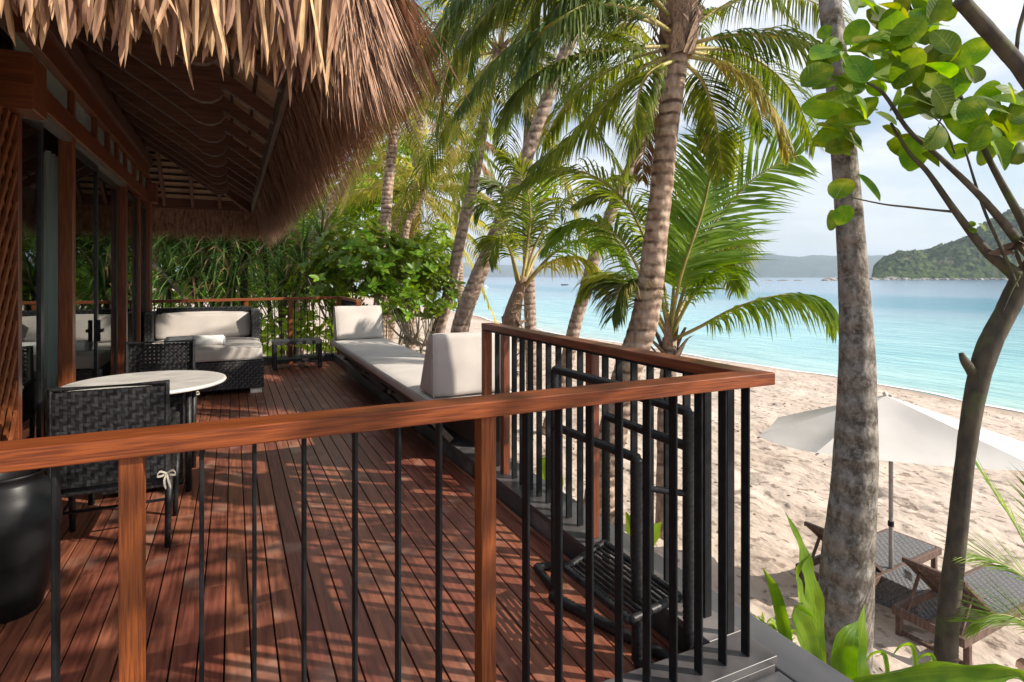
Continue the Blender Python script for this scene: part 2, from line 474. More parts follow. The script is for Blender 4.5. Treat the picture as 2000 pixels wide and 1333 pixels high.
def trunkmat(name, c1, c2, dark, ring, bumps=.75, lich=None, dk=1.0):
    m, t, p, out = nodes_mat(name)
    N, L = t.nodes.new, t.links.new
    tc = N('ShaderNodeTexCoord')
    wv = N('ShaderNodeTexWave'); wv.wave_type = 'BANDS'; wv.bands_direction = 'Z'
    wv.inputs['Scale'].default_value = ring; wv.inputs['Distortion'].default_value = 3.5; wv.inputs['Detail'].default_value = 4
    wv.inputs['Detail Scale'].default_value = 1.3
    L(tc.outputs['Object'], wv.inputs['Vector'])
    nz = N('ShaderNodeTexNoise'); nz.inputs['Scale'].default_value = 14; nz.inputs['Detail'].default_value = 8
    mp = N('ShaderNodeMapping'); mp.inputs['Scale'].default_value = (1, 1, .6)
    L(tc.outputs['Object'], mp.inputs[0]); L(mp.outputs[0], nz.inputs['Vector'])
    rp = N('ShaderNodeValToRGB')
    rp.color_ramp.elements[0].position = .36; rp.color_ramp.elements[0].color = (*c1, 1)
    rp.color_ramp.elements[1].position = .64; rp.color_ramp.elements[1].color = (*c2, 1)
    L(nz.outputs['Fac'], rp.inputs[0])
    r2 = N('ShaderNodeValToRGB'); r2.color_ramp.elements[0].position = .05; r2.color_ramp.elements[0].color = (1, 1, 1, 1)
    r2.color_ramp.elements[1].position = .38; r2.color_ramp.elements[1].color = (0, 0, 0, 1)
    L(wv.outputs['Fac'], r2.inputs[0])
    nm = N('ShaderNodeTexNoise'); nm.inputs['Scale'].default_value = 5; nm.inputs['Detail'].default_value = 5
    L(tc.outputs['Object'], nm.inputs['Vector'])
    rm = N('ShaderNodeValToRGB'); rm.color_ramp.elements[0].position = .42; rm.color_ramp.elements[0].color = (.22, .22, .22, 1); rm.color_ramp.elements[1].position = .62; rm.color_ramp.elements[1].color = (dk, dk, dk, 1)
    L(nm.outputs['Fac'], rm.inputs[0])
    mmu = N('ShaderNodeMath'); mmu.operation = 'MULTIPLY'; L(r2.outputs[0], mmu.inputs[0]); L(rm.outputs[0], mmu.inputs[1])
    mx = N('ShaderNodeMixRGB'); mx.inputs[2].default_value = (*dark, 1)
    L(mmu.outputs[0], mx.inputs[0]); L(rp.outputs[0], mx.inputs[1])
    col = mx.outputs[0]
    if lich:
        n3 = N('ShaderNodeTexNoise'); n3.inputs['Scale'].default_value = 30; n3.inputs['Detail'].default_value = 8; n3.inputs['Roughness'].default_value = .75
        L(tc.outputs['Object'], n3.inputs['Vector'])
        r3 = N('ShaderNodeValToRGB'); r3.color_ramp.elements[0].position = .44; r3.color_ramp.elements[1].position = .68; r3.color_ramp.elements[1].color = (.6, .6, .6, 1)
        L(n3.outputs['Fac'], r3.inputs[0])
        m3 = N('ShaderNodeMixRGB'); m3.inputs[2].default_value = (*lich, 1)
        L(r3.outputs[0], m3.inputs[0]); L(col, m3.inputs[1]); col = m3.outputs[0]
    L(col, p.inputs['Base Color'])
    p.inputs['Roughness'].default_value = .88
    p.inputs['Specular IOR Level'].default_value = .2
    ad = N('ShaderNodeMath'); ad.operation = 'ADD'
    L(wv.outputs['Fac'], ad.inputs[0]); L(nz.outputs['Fac'], ad.inputs[1])
    b = N('ShaderNodeBump'); b.inputs['Strength'].default_value = bumps; b.inputs['Distance'].default_value = .02
    L(ad.outputs[0], b.inputs['Height']); L(b.outputs[0], p.inputs['Normal'])
    return m
M['trunkA'] = trunkmat('ringed_palm_trunk', (.25, .165, .12), (.50, .38, .30), (.09, .055, .04), 2.6)
M['trunkB'] = trunkmat('lichened_palm_trunk', (.085, .068, .055), (.25, .215, .19), (.05, .038, .03), 1.7, 1.5, (.40, .39, .37), .8)
M['trunkC'] = trunkmat('slim_palm_trunk', (.20, .14, .11), (.40, .31, .25), (.12, .08, .065), 2.0)

def glassmat(name, tint=(.86, .92, .90), k=1.0):
    m, t, p, out = nodes_mat(name)
    N, L = t.nodes.new, t.links.new
    t.nodes.remove(p)
    tr = N('ShaderNodeBsdfTransparent'); tr.inputs[0].default_value = (*tint, 1)
    gl = N('ShaderNodeBsdfGlossy'); gl.inputs['Roughness'].default_value = .015; gl.inputs[0].default_value = (.9, .95, .94, 1)
    fr = N('ShaderNodeFresnel'); fr.inputs['IOR'].default_value = 2.5
    ms = N('ShaderNodeMixShader')
    L(fr.outputs[0], ms.inputs[0]); L(tr.outputs[0], ms.inputs[1]); L(gl.outputs[0], ms.inputs[2]); L(ms.outputs[0], out.inputs[0])
    return m
M['glass'] = glassmat('door_glass')

M['transom'] = mat('transom_reflection_tint', (.22, .29, .26), (.32, .39, .35), 3, .25, .0, spec=.6)  # reflections and greenery seen through the glass painted as a solid grey-green
# sand, water, hills
def sandmat():
    m, t, p, out = nodes_mat('beach_sand')
    N, L = t.nodes.new, t.links.new
    ge = N('ShaderNodeNewGeometry')
    n1 = N('ShaderNodeTexNoise'); n1.inputs['Scale'].default_value = .7; n1.inputs['Detail'].default_value = 8
    L(ge.outputs['Position'], n1.inputs['Vector'])
    rp = N('ShaderNodeValToRGB')
    rp.color_ramp.elements[0].position = .3; rp.color_ramp.elements[0].color = (.44, .355, .295, 1)
    rp.color_ramp.elements[1].position = .7; rp.color_ramp.elements[1].color = (.57, .48, .415, 1)
    L(n1.outputs['Fac'], rp.inputs[0])
    # litter specks
    n2 = N('ShaderNodeTexNoise'); n2.inputs['Scale'].default_value = 8; n2.inputs['Detail'].default_value = 3
    mp = N('ShaderNodeMapping'); mp.inputs['Scale'].default_value = (1.0, .7, 1); mp.inputs['Rotation'].default_value = (0, 0, .3)
    L(ge.outputs['Position'], mp.inputs[0]); L(mp.outputs[0], n2.inputs['Vector'])
    r2 = N('ShaderNodeValToRGB'); r2.color_ramp.elements[0].position = .575; r2.color_ramp.elements[1].position = .63
    L(n2.outputs['Fac'], r2.inputs[0])
    mx = N('ShaderNodeMixRGB'); mx.inputs[2].default_value = (.20, .15, .12, 1)
    mm = N('ShaderNodeMath'); mm.operation = 'MULTIPLY'; mm.inputs[1].default_value = .75
    L(r2.outputs[0], mm.inputs[0]); L(mm.outputs[0], mx.inputs[0]); L(rp.outputs[0], mx.inputs[1])
    # wet band near the water by height
    sx = N('ShaderNodeSeparateXYZ'); L(ge.outputs['Position'], sx.inputs[0])
    mr = N('ShaderNodeMapRange'); mr.inputs['From Min'].default_value = WL + .12; mr.inputs['From Max'].default_value = WL + .60
    L(sx.outputs['Z'], mr.inputs[0])
    m2 = N('ShaderNodeMixRGB'); m2.inputs[1].default_value = (.27, .205, .16, 1)
    L(mr.outputs[0], m2.inputs[0]); L(mx.outputs[0], m2.inputs[2]); L(m2.outputs[0], p.inputs['Base Color'])
    p.inputs['Roughness'].default_value = .9; p.inputs['Specular IOR Level'].default_value = .15
    n4 = N('ShaderNodeTexNoise'); n4.inputs['Scale'].default_value = 3.2; n4.inputs['Detail'].default_value = 6
    L(mp.outputs[0], n4.inputs['Vector'])
    vo = N('ShaderNodeTexVoronoi'); vo.inputs['Scale'].default_value = 2.3; vo.inputs['Randomness'].default_value = 1
    L(mp.outputs[0], vo.inputs['Vector'])
    vr = N('ShaderNodeMapRange'); vr.interpolation_type = 'SMOOTHSTEP'; vr.inputs['From Min'].default_value = .08; vr.inputs['From Max'].default_value = .34
    L(vo.outputs['Distance'], vr.inputs[0])
    n5 = N('ShaderNodeTexNoise'); n5.inputs['Scale'].default_value = .6; n5.inputs['Detail'].default_value = 2
    L(ge.outputs['Position'], n5.inputs['Vector'])
    v5 = N('ShaderNodeMapRange'); v5.inputs['From Min'].default_value = .42; v5.inputs['From Max'].default_value = .58
    L(n5.outputs['Fac'], v5.inputs[0])
    vm = N('ShaderNodeMath'); vm.operation = 'MULTIPLY'; L(vr.outputs[0], vm.inputs[0]); L(v5.outputs[0], vm.inputs[1])
    va = N('ShaderNodeMath'); va.operation = 'MULTIPLY_ADD'; va.inputs[1].default_value = .45; L(vm.outputs[0], va.inputs[0]); L(n4.outputs['Fac'], va.inputs[2])
    b = N('ShaderNodeBump'); b.inputs['Strength'].default_value = .8; b.inputs['Distance'].default_value = .12
    L(va.outputs[0], b.inputs['Height']); L(b.outputs[0], p.inputs['Normal'])
    return m
M['sand'] = sandmat()

def watermat():
    m, t, p, out = nodes_mat('lagoon_water')
    N, L = t.nodes.new, t.links.new
    ge = N('ShaderNodeNewGeometry'); sx = N('ShaderNodeSeparateXYZ'); L(ge.outputs['Position'], sx.inputs[0])
    a = N('ShaderNodeMath'); a.operation = 'MULTIPLY_ADD'; a.inputs[1].default_value = -.03; a.inputs[2].default_value = -22.2
    L(sx.outputs['Y'], a.inputs[0])
    d = N('ShaderNodeMath'); d.operation = 'ADD'; L(sx.outputs['X'], d.inputs[0]); L(a.outputs[0], d.inputs[1])
    mpw = N('ShaderNodeMapping'); mpw.inputs['Scale'].default_value = (.012, .004, 1)
    L(ge.outputs['Position'], mpw.inputs[0])
    nl = N('ShaderNodeTexNoise'); nl.inputs['Scale'].default_value = 3; nl.inputs['Detail'].default_value = 4
    L(mpw.outputs[0], nl.inputs['Vector'])
    jit = N('ShaderNodeMapRange'); jit.inputs['To Min'].default_value = .55; jit.inputs['To Max'].default_value = 1.6
    L(nl.outputs['Fac'], jit.inputs[0])
    d2 = N('ShaderNodeMath'); d2.operation = 'MAXIMUM'; d2.inputs[1].default_value = 0; L(d.outputs[0], d2.inputs[0])
    d3 = N('ShaderNodeMath'); d3.operation = 'MULTIPLY'; L(d2.outputs[0], d3.inputs[0]); L(jit.outputs[0], d3.inputs[1])
    d4 = N('ShaderNodeMath'); d4.operation = 'ADD'; d4.inputs[1].default_value = 1; L(d3.outputs[0], d4.inputs[0])
    lg = N('ShaderNodeMath'); lg.operation = 'LOGARITHM'; lg.inputs[1].default_value = 10; L(d4.outputs[0], lg.inputs[0])
    dv = N('ShaderNodeMath'); dv.operation = 'DIVIDE'; dv.inputs[1].default_value = 4; L(lg.outputs[0], dv.inputs[0])
    rp = N('ShaderNodeValToRGB'); e = rp.color_ramp.elements
    e[0].position = 0.0; e[0].color = (.50, .58, .52, 1)
    e[1].position = 1.0; e[1].color = (.05, .13, .26, 1)
    for pos, c in ((.12, (.38, .60, .57)), (.28, (.30, .60, .62)), (.38, (.28, .55, .61)), (.44, (.24, .42, .53)), (.475, (.03, .27, .38)), (.50, (.05, .27, .39)), (.53, (.24, .38, .52)), (.70, (.16, .27, .42))):
        q = e.new(pos); q.color = (*c, 1)
    L(dv.outputs[0], rp.inputs[0]); mpc = N('ShaderNodeMapping'); mpc.inputs['Scale'].default_value = (.55, .11, 1); mpc.inputs['Rotation'].default_value = (0, 0, .12)
    L(ge.outputs['Position'], mpc.inputs[0])
    nc = N('ShaderNodeTexNoise'); nc.inputs['Scale'].default_value = 1.0; nc.inputs['Detail'].default_value = 9; nc.inputs['Roughness'].default_value = .65
    L(mpc.outputs[0], nc.inputs['Vector'])
    rc = N('ShaderNodeValToRGB'); rc.color_ramp.elements[0].position = .36; rc.color_ramp.elements[0].color = (.62, .78, .84, 1); rc.color_ramp.elements[1].position = .62; rc.color_ramp.elements[1].color = (1.12, 1.08, 1.06, 1)
    L(nc.outputs['Fac'], rc.inputs[0])
    mw = N('ShaderNodeMixRGB'); mw.blend_type = 'MULTIPLY'; mw.inputs[0].default_value = 1
    L(rp.outputs[0], mw.inputs[1]); L(rc.outputs[0], mw.inputs[2]); L(mw.outputs[0], p.inputs['Base Color'])
    p.inputs['Roughness'].default_value = .12; p.inputs['IOR'].default_value = 1.33; p.inputs['Specular IOR Level'].default_value = .5
    mpb = N('ShaderNodeMapping'); mpb.inputs['Scale'].default_value = (1.0, .35, 1); mpb.inputs['Rotation'].default_value = (0, 0, .2)
    L(ge.outputs['Position'], mpb.inputs[0])
    nb = N('ShaderNodeTexNoise'); nb.inputs['Scale'].default_value = 1.9; nb.inputs['Detail'].default_value = 7
    L(mpb.outputs[0], nb.inputs['Vector'])
    b = N('ShaderNodeBump'); b.inputs['Strength'].default_value = .6; b.inputs['Distance'].default_value = .2
    L(nb.outputs['Fac'], b.inputs['Height']); L(b.outputs[0], p.inputs['Normal'])
    return m
M['water'] = watermat()
M['foam'] = mat('sea_foam', (.7, .72, .72), (.85, .87, .87), 8, .8, .3, world=True)
M['jungle'] = mat('island_jungle', (.006, .02, .009), (.075, .11, .03), .13, .9, 1.0, detail=10, bscale=.12, bdist=6.0, world=True, c3=(.20, .17, .12), s3=.02, th3=.60, spec=.1)
M['farhill'] = mat('far_hill_green', (.008, .028, .03), (.05, .08, .06), .009, .95, .6, detail=8, bdist=30.0, world=True, spec=.05)

# ---------------------------------------------------------------- ground, water, islands
def axis(a, b, step0, c0, grow):
    # coordinates around c0 with growing step
    xs = [c0]; s_ = step0
    x = c0
    while x < b:
        x += s_ * (1 + grow * abs(x - c0)); xs.append(min(x, b))
    x = c0; lo = []
    while x > a:
        x -= s_ * (1 + grow * abs(x - c0)); lo.append(max(x, a))
    return list(reversed(lo)) + xs
def add_axis_mesh(name, xs, ys, fz, m, smooth=True):
    vs = [(x, y, fz(x, y)) for x in xs for y in ys]
    n = len(ys)
    fs = [(i * n + j, (i + 1) * n + j, (i + 1) * n + j + 1, i * n + j + 1) for i in range(len(xs) - 1) for j in range(n - 1)]
    me = bpy.data.meshes.new(name); me.from_pydata(vs, [], fs); me.materials.append(m)
    if smooth: me.polygons.foreach_set('use_smooth', [True] * len(me.polygons))
    o = bpy.data.objects.new(name, me); C.objects.link(o)
    return o
def sandz(x, y):
    z = ground(x, y)
    if 1.5 < x < 21 and -5 < y < 34:
        k = min(1, max(0, (z - WL - .15) / .3))
        z += k * (.05 * noise.noise(V((x * 1.7, y * 1.1, 0))) + .035 * noise.noise(V((x * 4.1, y * 2.9, 3))) )
        h = noise.noise(V((x * 3.0, y * 2.2, 9)))
        if h > .25: z -= k * .10 * (h - .25) * 3
    return z
xs = axis(-200, 90, .13, 8, .035)
ys = axis(-60, 500, .16, 6, .05)
o = add_axis_mesh('sand_beach', xs, ys, sandz, M['sand'])
tag(o, kind='structure')
o = add_axis_mesh('sea_water', axis(10, 30000, 3, 20, .05), axis(-30000, 30000, 4, 20, .05), lambda x, y: WL, M['water'])
tag(o, kind='structure')
# foam line at the edge of the water
g = G(); prev = None
ys2 = [(-8 + i * .35) for i in range(260)]
for i, y in enumerate(ys2):
    xs_ = 22.5 + .03 * (y - 10) + .8 * math.sin(y * .11) + .3 * math.sin(y * .43 + 1)
    a = xs_ + .05 + .25 * noise.noise(V((0, y * .5, 1))); b = a + .22 + .16 * noise.noise(V((4, y * .9, 1)))
    g.v += [V((a, y, WL + .022)), V((b, y, WL + .022))]
    if i: n_ = len(g.v); g.f.append((n_ - 4, n_ - 3, n_ - 1, n_ - 2))
o = g.build('shore_foam', M['foam']); tag(o, kind='stuff'); o['label'] = 'thin white foam line where the lagoon meets the sand'; o['category'] = 'foam'

def island(name, u0, u1, Z, depth, prof, m, nu, nv, rough, bmp):
    # prof: list of (u, v) skyline seen from the terrace, built as a ridge with real depth
    def sky(u):
        for (a, b), (c, d) in zip(prof, prof[1:]):
            if a <= u <= c: return b + (d - b) * (u - a) / (c - a)
        return prof[-1][1] if u > prof[-1][0] else prof[0][1]
    g = G()
    def fn(s, t):
        u = u0 + (u1 - u0) * s
        hgt = (541 - sky(u)) / F * (Z + depth * .5) + 1.5 - WL
        zz = Z + depth * t
        q = math.sin(math.pi * min(1, t * 1.05)) ** .6 if 0 < t < 1 else 0
        p = at(u, 541, zz)
        nn = noise.fractal(V((p.x, p.y, 0)) * rough, .9, 2.1, 6)
        p.z = WL - 2 + hgt * q * (1 + .16 * nn) + bmp * min(1, q * 2) * (.6 - 2.2 * abs(noise.noise(V((p.x, p.y, 0)) * .075)) - 1.1 * abs(noise.noise(V((p.x, p.y, 5)) * .19)))
        return p
    g.grid(fn, nu, nv)
    o = g.build(name, m, smooth=True, at0=(0, 0, 0))
    tag(o, kind='structure')
    return o
island('headland_island', 1702, 2700, 850, 420,
       [(1702, 541), (1706, 520), (1725, 505), (1755, 492), (1790, 490), (1815, 493), (1850, 478), (1890, 460), (1930, 438), (1960, 422), (2000, 412), (2100, 380), (2300, 350), (2500, 400), (2700, 520)],
       M['jungle'], 420, 110, .02, 5.0)
island('far_ridge', 1150, 1990, 5200, 1500,
       [(1150, 536), (1300, 527), (1390, 518), (1430, 502), (1450, 498), (1500, 499), (1560, 503), (1620, 500), (1680, 500), (1720, 497), (1800, 500), (1900, 510), (1990, 530)],
       M['farhill'], 160, 16, .0016, 0)
island('distant_mountain', 560, 1290, 9500, 2500,
       [(560, 536), (700, 522), (820, 514), (900, 512), (960, 517), (1040, 522), (1130, 524), (1200, 530), (1290, 537)],
       M['farhill'], 120, 12, .0009, 0)
def blob(p, rx, ry, rz, seed, name, m, parent):
    g = G()
    def fn(s, t):
        q = V((rx * math.sin(math.pi * t) * math.cos(6.283 * s), ry * math.sin(math.pi * t) * math.sin(6.283 * s), rz * math.cos(math.pi * t)))
        return p + q * (1 + .4 * noise.noise(V((q.x / rx * 1.6 + seed, q.y / ry * 1.6, q.z / rz * 1.6))))
    g.grid(fn, 10, 6)
    return g.build(name, m, parent)
# shore rocks under the headland
rk = struct_root('headland_rocks', (0, 0, 0))
for i in range(46):
    u = 1703 + i * 6.6 + R(-2, 2)
    p = at(u, 541, 846 - R(0, 12)); p.z = WL
    r = R(2.0, 5.5) * (1.3 if i < 12 else .8)
    blob(p, r * 1.2, r, r * .7, i, 'rock', M['rock'], rk)
rr_ = struct_root('reef_rocks', (0, 0, 0))
for u, wd, ht in ((1612, 5, 2.2), (1620, 7, 4.0), (1630, 6, 3.0), (1640, 6, 3.4), (1448, 5, 1.2), (1460, 8, .9), (1530, 8, 1.1), (1500, 5, .9), (1560, 6, 1.0)):
    p = at(u, 541, 640); p.z = WL
    blob(p, wd, wd * .7, ht, u, 'rock', M['rock'], rr_)
# boats
def boat(name, label, u, Z, ln, m, cabin):
    p = at(u, 541, Z); p.z = WL
    t = thing(name, label, 'boat', p)
    g = G()
    def fn(s, q):
        x = (s - .5) * ln; wd = ln * .16 * (1 - abs(2 * s - 1) ** 2.5)
        a = math.pi * q
        return p + V((x, -math.cos(a) * wd, .12 * ln * (.9 + .5 * abs(2 * s - 1) ** 2) - math.sin(a) * .16 * ln))
    g.grid(fn, 12, 6); g.build('hull', m, t, smooth=True)
    g = G()
    if cabin:
        g.prism([(p.x - ln * .18, p.z + .1 * ln), (p.x + ln * .22, p.z + .1 * ln), (p.x + ln * .16, p.z + .42 * ln), (p.x - ln * .1, p.z + .42 * ln)], p.y - ln * .1, p.y + ln * .1)
        g.build('cabin', m, t)
        G().bar((p.x, p.y, p.z + .42 * ln), (p.x, p.y, p.z + .75 * ln), ln * .02, ln * .02, (1, 0, 0)).build('mast', M['boatdark'], t)
    else:
        for sgn in (-1, 1):
            G().bar((p.x - ln * .35, p.y + sgn * ln * .25, p.z + .1), (p.x + ln * .35, p.y + sgn * ln * .25, p.z + .1), ln * .03, ln * .03).build('outrigger', m, t)
        g.bar((p.x, p.y - ln * .25, p.z + .12 * ln), (p.x, p.y + ln * .25, p.z + .12 * ln), ln * .03, ln * .03).build('crossbeam', m, t)
boat('moored_boat', 'small white boat with a cabin moored in the lagoon between the leaning palm trunks', 948, 238, 2.6, M['boat'], True)
boat('outrigger_canoe', 'thin dark outrigger canoe floating beneath the drooping palm leaflets', 1103, 300, 4.4, M['boatdark'], False)
# ================================================================ DECK
deck = struct_root('timber_deck', (0, 6, 0))
X0, X1, YA, YB = -1.12, 1.615, 1.66, 10.75
pitch, gap = .095, .0065
k = math.ceil((X0 + .031) / pitch)
x = -.031 + pitch * k
while x < X1:
    a, b = x + gap / 2, min(x + pitch - gap / 2, X1)
    y = YA
    joints = sorted([R(2.5, 4.5), R(5.2, 7.0), R(7.8, 9.6)])
    cuts = [YA] + joints + [YB]
    for p, q in zip(cuts, cuts[1:]):
        dz = R(-.0008, .0008)
        G().box(((a + b) / 2, (p + q) / 2, -.011 + dz), (b - a, q - p - .003, .022)).build('deck_board', M['deck'], deck, bevel=.0022, seg=2)
    x += pitch
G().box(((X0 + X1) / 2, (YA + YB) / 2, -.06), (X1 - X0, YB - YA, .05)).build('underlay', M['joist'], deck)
# raised stone kerb under the railings
curb = struct_root('stone_kerb', (1.7, 6, 0))
CT_ = .12
def slab(x0, x1, y0, y1, z0, z1, name='kerb_stone', m='stone', bev=.004):
    return G().box(((x0 + x1) / 2, (y0 + y1) / 2, (z0 + z1) / 2), (x1 - x0, y1 - y0, z1 - z0)).build(name, M[m], curb, bevel=bev, seg=2)
slab(-1.6, 1.79, 1.49, 1.655, .09, CT_)
slab(1.625, 1.79, 1.658, 4.6, .09, CT_)
slab(1.625, 1.79, 4.603, 7.7, .09, CT_)
slab(1.625, 1.79, 7.703, 10.75, .09, CT_)
slab(-1.1, 1.79, 10.755, 10.95, .09, CT_)
slab(-1.6, 1.785, 1.495, 1.655, -.3, .087, 'kerb_wall')
slab(1.63, 1.785, 1.658, 10.75, -.3, .087, 'kerb_wall')
slab(-1.1, 1.785, 10.76, 10.94, -.3, .087, 'kerb_wall')
base = struct_root('terrace_base', (0, 5, -1))
def bslab(x0, x1, y0, y1, z0, z1, name, m, bev=.012):
    return G().box(((x0 + x1) / 2, (y0 + y1) / 2, (z0 + z1) / 2), (x1 - x0, y1 - y0, z1 - z0)).build(name, M[m], base, bevel=bev, seg=3)
bslab(1.79, 1.985, .98, 11.2, -.15, .07, 'side_ledge', 'ledge')
bslab(-2.2, 1.788, .98, 1.488, -.15, .072, 'front_ledge', 'ledge')
bslab(-2.2, 1.93, 1.05, 11.1, -2.2, -.31, 'foundation_wall', 'ledge', .01)

# ================================================================ RAILINGS
ZT, ZB = 1.15, 1.105
rail = thing('deck_railing', 'orange varnished timber handrail turning the near corner of the deck on thin black balusters', 'railing', (1.72, 1.54, .12))
# handrails (mitred look: front rail overlaps, side rail butts)
g = G().prism([(-1.7, ZB), (1.785, ZB), (1.785, ZT), (-1.7, ZT)], 1.495, 1.59)
# front rail as mitred prism
g = G()
A = [V((-1.7, 1.495, 0)), V((1.785, 1.495, 0)), V((1.69, 1.59, 0)), V((-1.7, 1.59, 0))]
g.v = [V((p.x, p.y, ZB)) for p in A] + [V((p.x, p.y, ZT)) for p in A]
g.f = [(3, 2, 1, 0), (4, 5, 6, 7), (0, 1, 5, 4), (1, 2, 6, 5), (2, 3, 7, 6), (3, 0, 4, 7)]
g.build('handrail', M['rail_x'], rail, bevel=.004, fixn=True)
g = G()
A = [V((1.786, 1.4965, 0)), V((1.786, 4.06, 0)), V((1.6915, 4.06, 0)), V((1.6915, 1.591, 0))]
g.v = [V((p.x, p.y, ZB)) for p in A] + [V((p.x, p.y, ZT)) for p in A]
g.f = [(3, 2, 1, 0), (4, 5, 6, 7), (0, 1, 5, 4), (1, 2, 6, 5), (2, 3, 7, 6), (3, 0, 4, 7)]
g.build('handrail', M['frame_y'], rail, bevel=.004, fixn=True)
G().bar((1.700, 1.700, ZB - .004), (1.700, 4.02, ZB - .004), .03, .008).build('rail_plate', M['metal'], rail)
for px in (-.203, .655, -1.06):
    G().box((px, 1.542, (CT_ + ZB) / 2 ), (.046, .055, ZB - CT_ - .002)).build('post', M['rail_z'], rail, bevel=.003)
kk = [1.688 - .1125 * i for i in range(9)] + [.516, .401, .287, .161, .047, -.066, -.342, -.455, -.57, -.685, -.8, -.915, -1.2, -1.31]
for bx in kk:
    G().box((bx, 1.545, (CT_ + ZB) / 2), (.009, .038, ZB - CT_ - .002)).build('baluster', M['metal'], rail, bevel=.002, seg=1)
for py in (4.025, 3.70, 2.60):
    wdt = .062 if py > 4 else .05
    G().box((1.722, py, (CT_ + ZB) / 2), (wdt, .06, ZB - CT_ - .002)).build('post', M['rail_z' if py > 4 else 'frame_z'], rail, bevel=.003)
by = 1.66
ys_ = [3.86] + [3.577 - .1195 * i for i in range(8)] + [2.50 - .1195 * i for i in range(8)]
for y in ys_:
    G().box((1.735, y, (CT_ + ZB) / 2), (.038, .013, ZB - CT_ - .002)).build('baluster', M['metal'], rail, bevel=.002, seg=1)

far = thing('far_railing', 'slim orange handrail on wooden posts closing the far end of the deck behind the sofa', 'railing', (.3, 10.6, .12))
fa, fb = V((-1.12, 10.22, 0)), V((1.745, 10.72, 0))
def frail(a, b, m, zt=ZT):
    G().bar(a + V((0, 0, zt - .022)), b + V((0, 0, zt - .022)), .085, .045).build('handrail', M[m], far, bevel=.004)
frail(fa, fb, 'rail_x')
frail(V((1.745, 10.67, -.001)), V((1.745, 9.1, -.001)), 'frame_y')
for t_ in (.46, .70, .985):
    p = fa.lerp(fb, t_)
    G().box((p.x, p.y, (CT_ * .2 + ZB) / 2), (.062, .055, ZB - CT_ * .2)).build('post', M['rail_z'], far, bevel=.003)
G().box((1.745, 9.13, (CT_ + ZB) / 2), (.062, .06, ZB - CT_)).build('post', M['rail_z'], far, bevel=.003)
for i in range(27):
    t_ = (i + .5) / 27
    p = fa.lerp(fb, t_)
    if min(abs(t_ - q) for q in (.46, .70, .985)) < .012: continue
    G().box((p.x, p.y, (CT_ + ZB) / 2), (.012, .035, ZB - CT_ * .3)).build('baluster', M['metal'], far)
for i in range(13):
    G().box((1.75, 9.25 + i * .112, (CT_ + ZB) / 2), (.035, .012, ZB - CT_)).build('baluster', M['metal'], far)

# ================================================================ VILLA
WX = -1.12
villa = thing('thatched_villa', 'dark timber beach villa with thatched eaves and sliding glass doors along the deck', 'building', (-1.6, 6, 0))
def vb(name, x0, x1, y0, y1, z0, z1, m, bev=.004, parent=None, label=None):
    return G().box(((x0 + x1) / 2, (y0 + y1) / 2, (z0 + z1) / 2), (x1 - x0, y1 - y0, z1 - z0)).build(name, M[m], parent or villa, bevel=bev, seg=1, label=label)
def post(y, w=.085, z1=3.3, x0=-1.215):
    return vb('post', x0, WX, y - w / 2, y + w / 2, 0, z1, 'frame_z')
post(5.59, .09, 2.586); post(8.1, .09, 2.586); post(9.2, .07, 2.586)
for y in (5.59, 8.1):
    vb('post', -1.215, WX - .002, y - .045, y + .045, 2.745, 3.6, 'frame_z')
vb('corner_post', -1.33, -1.095, 10.02, 10.22, 0, 2.93, 'frame_z')
for y in (4.32,): vb('post', -1.2, WX, 4.27, 4.32, 0, 2.586, 'frame_z')
vb('lintel', -1.19, WX + .012, 4.35, 10.01, 2.588, 2.742, 'frame_y')
for y0 in (6.38, 6.98, 7.5, 8.75, 9.35): vb('mullion', -1.2, WX + .002, y0, y0 + .08, 2.744, 2.94, 'frame_z')
for a, b in ((4.34, 5.54), (5.64, 6.377), (6.463, 6.977), (7.063, 7.497), (7.583, 8.052), (8.148, 8.747), (8.833, 9.347), (9.433, 10.0)):
    f = vb('transom_window', -1.165, -1.155, a, b, 2.746, 2.938, 'transom', 0)
vb('top_beam', -1.2, WX + .018, 4.35, 10.01, 2.943, 3.10, 'frame_y')
vb('wall_plate', -1.23, WX + .05, 2.0, 10.01, 3.103, 3.27, 'rafter_y')
vb('gable_board', -1.3, -1.16, 1.9, 10.4, 3.272, 3.9, 'frame_y')
# cross beam end over the lattice
vb('cross_beam', -2.4, -1.0, 4.06, 4.33, 2.43, 2.745, 'frame_x', .006)
vb('cross_beam', -2.4, -1.02, 9.98, 10.24, 2.60, 2.88, 'frame_x', .006)
vb('beam_track', -1.19, WX - .004, 4.345, 5.54, 2.545, 2.585, 'alulight', 0)
vb('beam_track', -1.19, WX - .004, 5.64, 8.05, 2.55, 2.586, 'alulight', 0)
vb('door_sill', -1.3, -1.123, 4.3, 10.0, -.02, .012, 'alu', .003)
# sliding glass doors
def gdoor(y0, y1, xo, handle=None, label=None):
    fr = G()
    w_ = .055
    fr.box((xo, y0 + w_ / 2, 1.28), (.035, w_, 2.52)); fr.box((xo, y1 - w_ / 2, 1.28), (.035, w_, 2.52))
    fr.box((xo, (y0 + y1) / 2, 2.51), (.033, y1 - y0 - 2 * w_, .06)); fr.box((xo, (y0 + y1) / 2, .05), (.033, y1 - y0 - 2 * w_, .07))
    d = fr.build('glass_door', M['alu'], villa, label=label)
    G().box((xo, (y0 + y1) / 2, 1.28), (.008, y1 - y0 - 2 * w_, 2.38)).build('pane', M['glass'], d)
    if handle:
        h = G().box((xo + .035, handle, 1.0), (.03, .035, .2)).box((xo + .06, handle + .03, 1.0), (.018, .09, .03))
        h.build('handle', M['metal'], d, bevel=.004)
gdoor(4.325, 4.95, -1.18)
gdoor(5.64, 6.62, -1.16, handle=6.52)
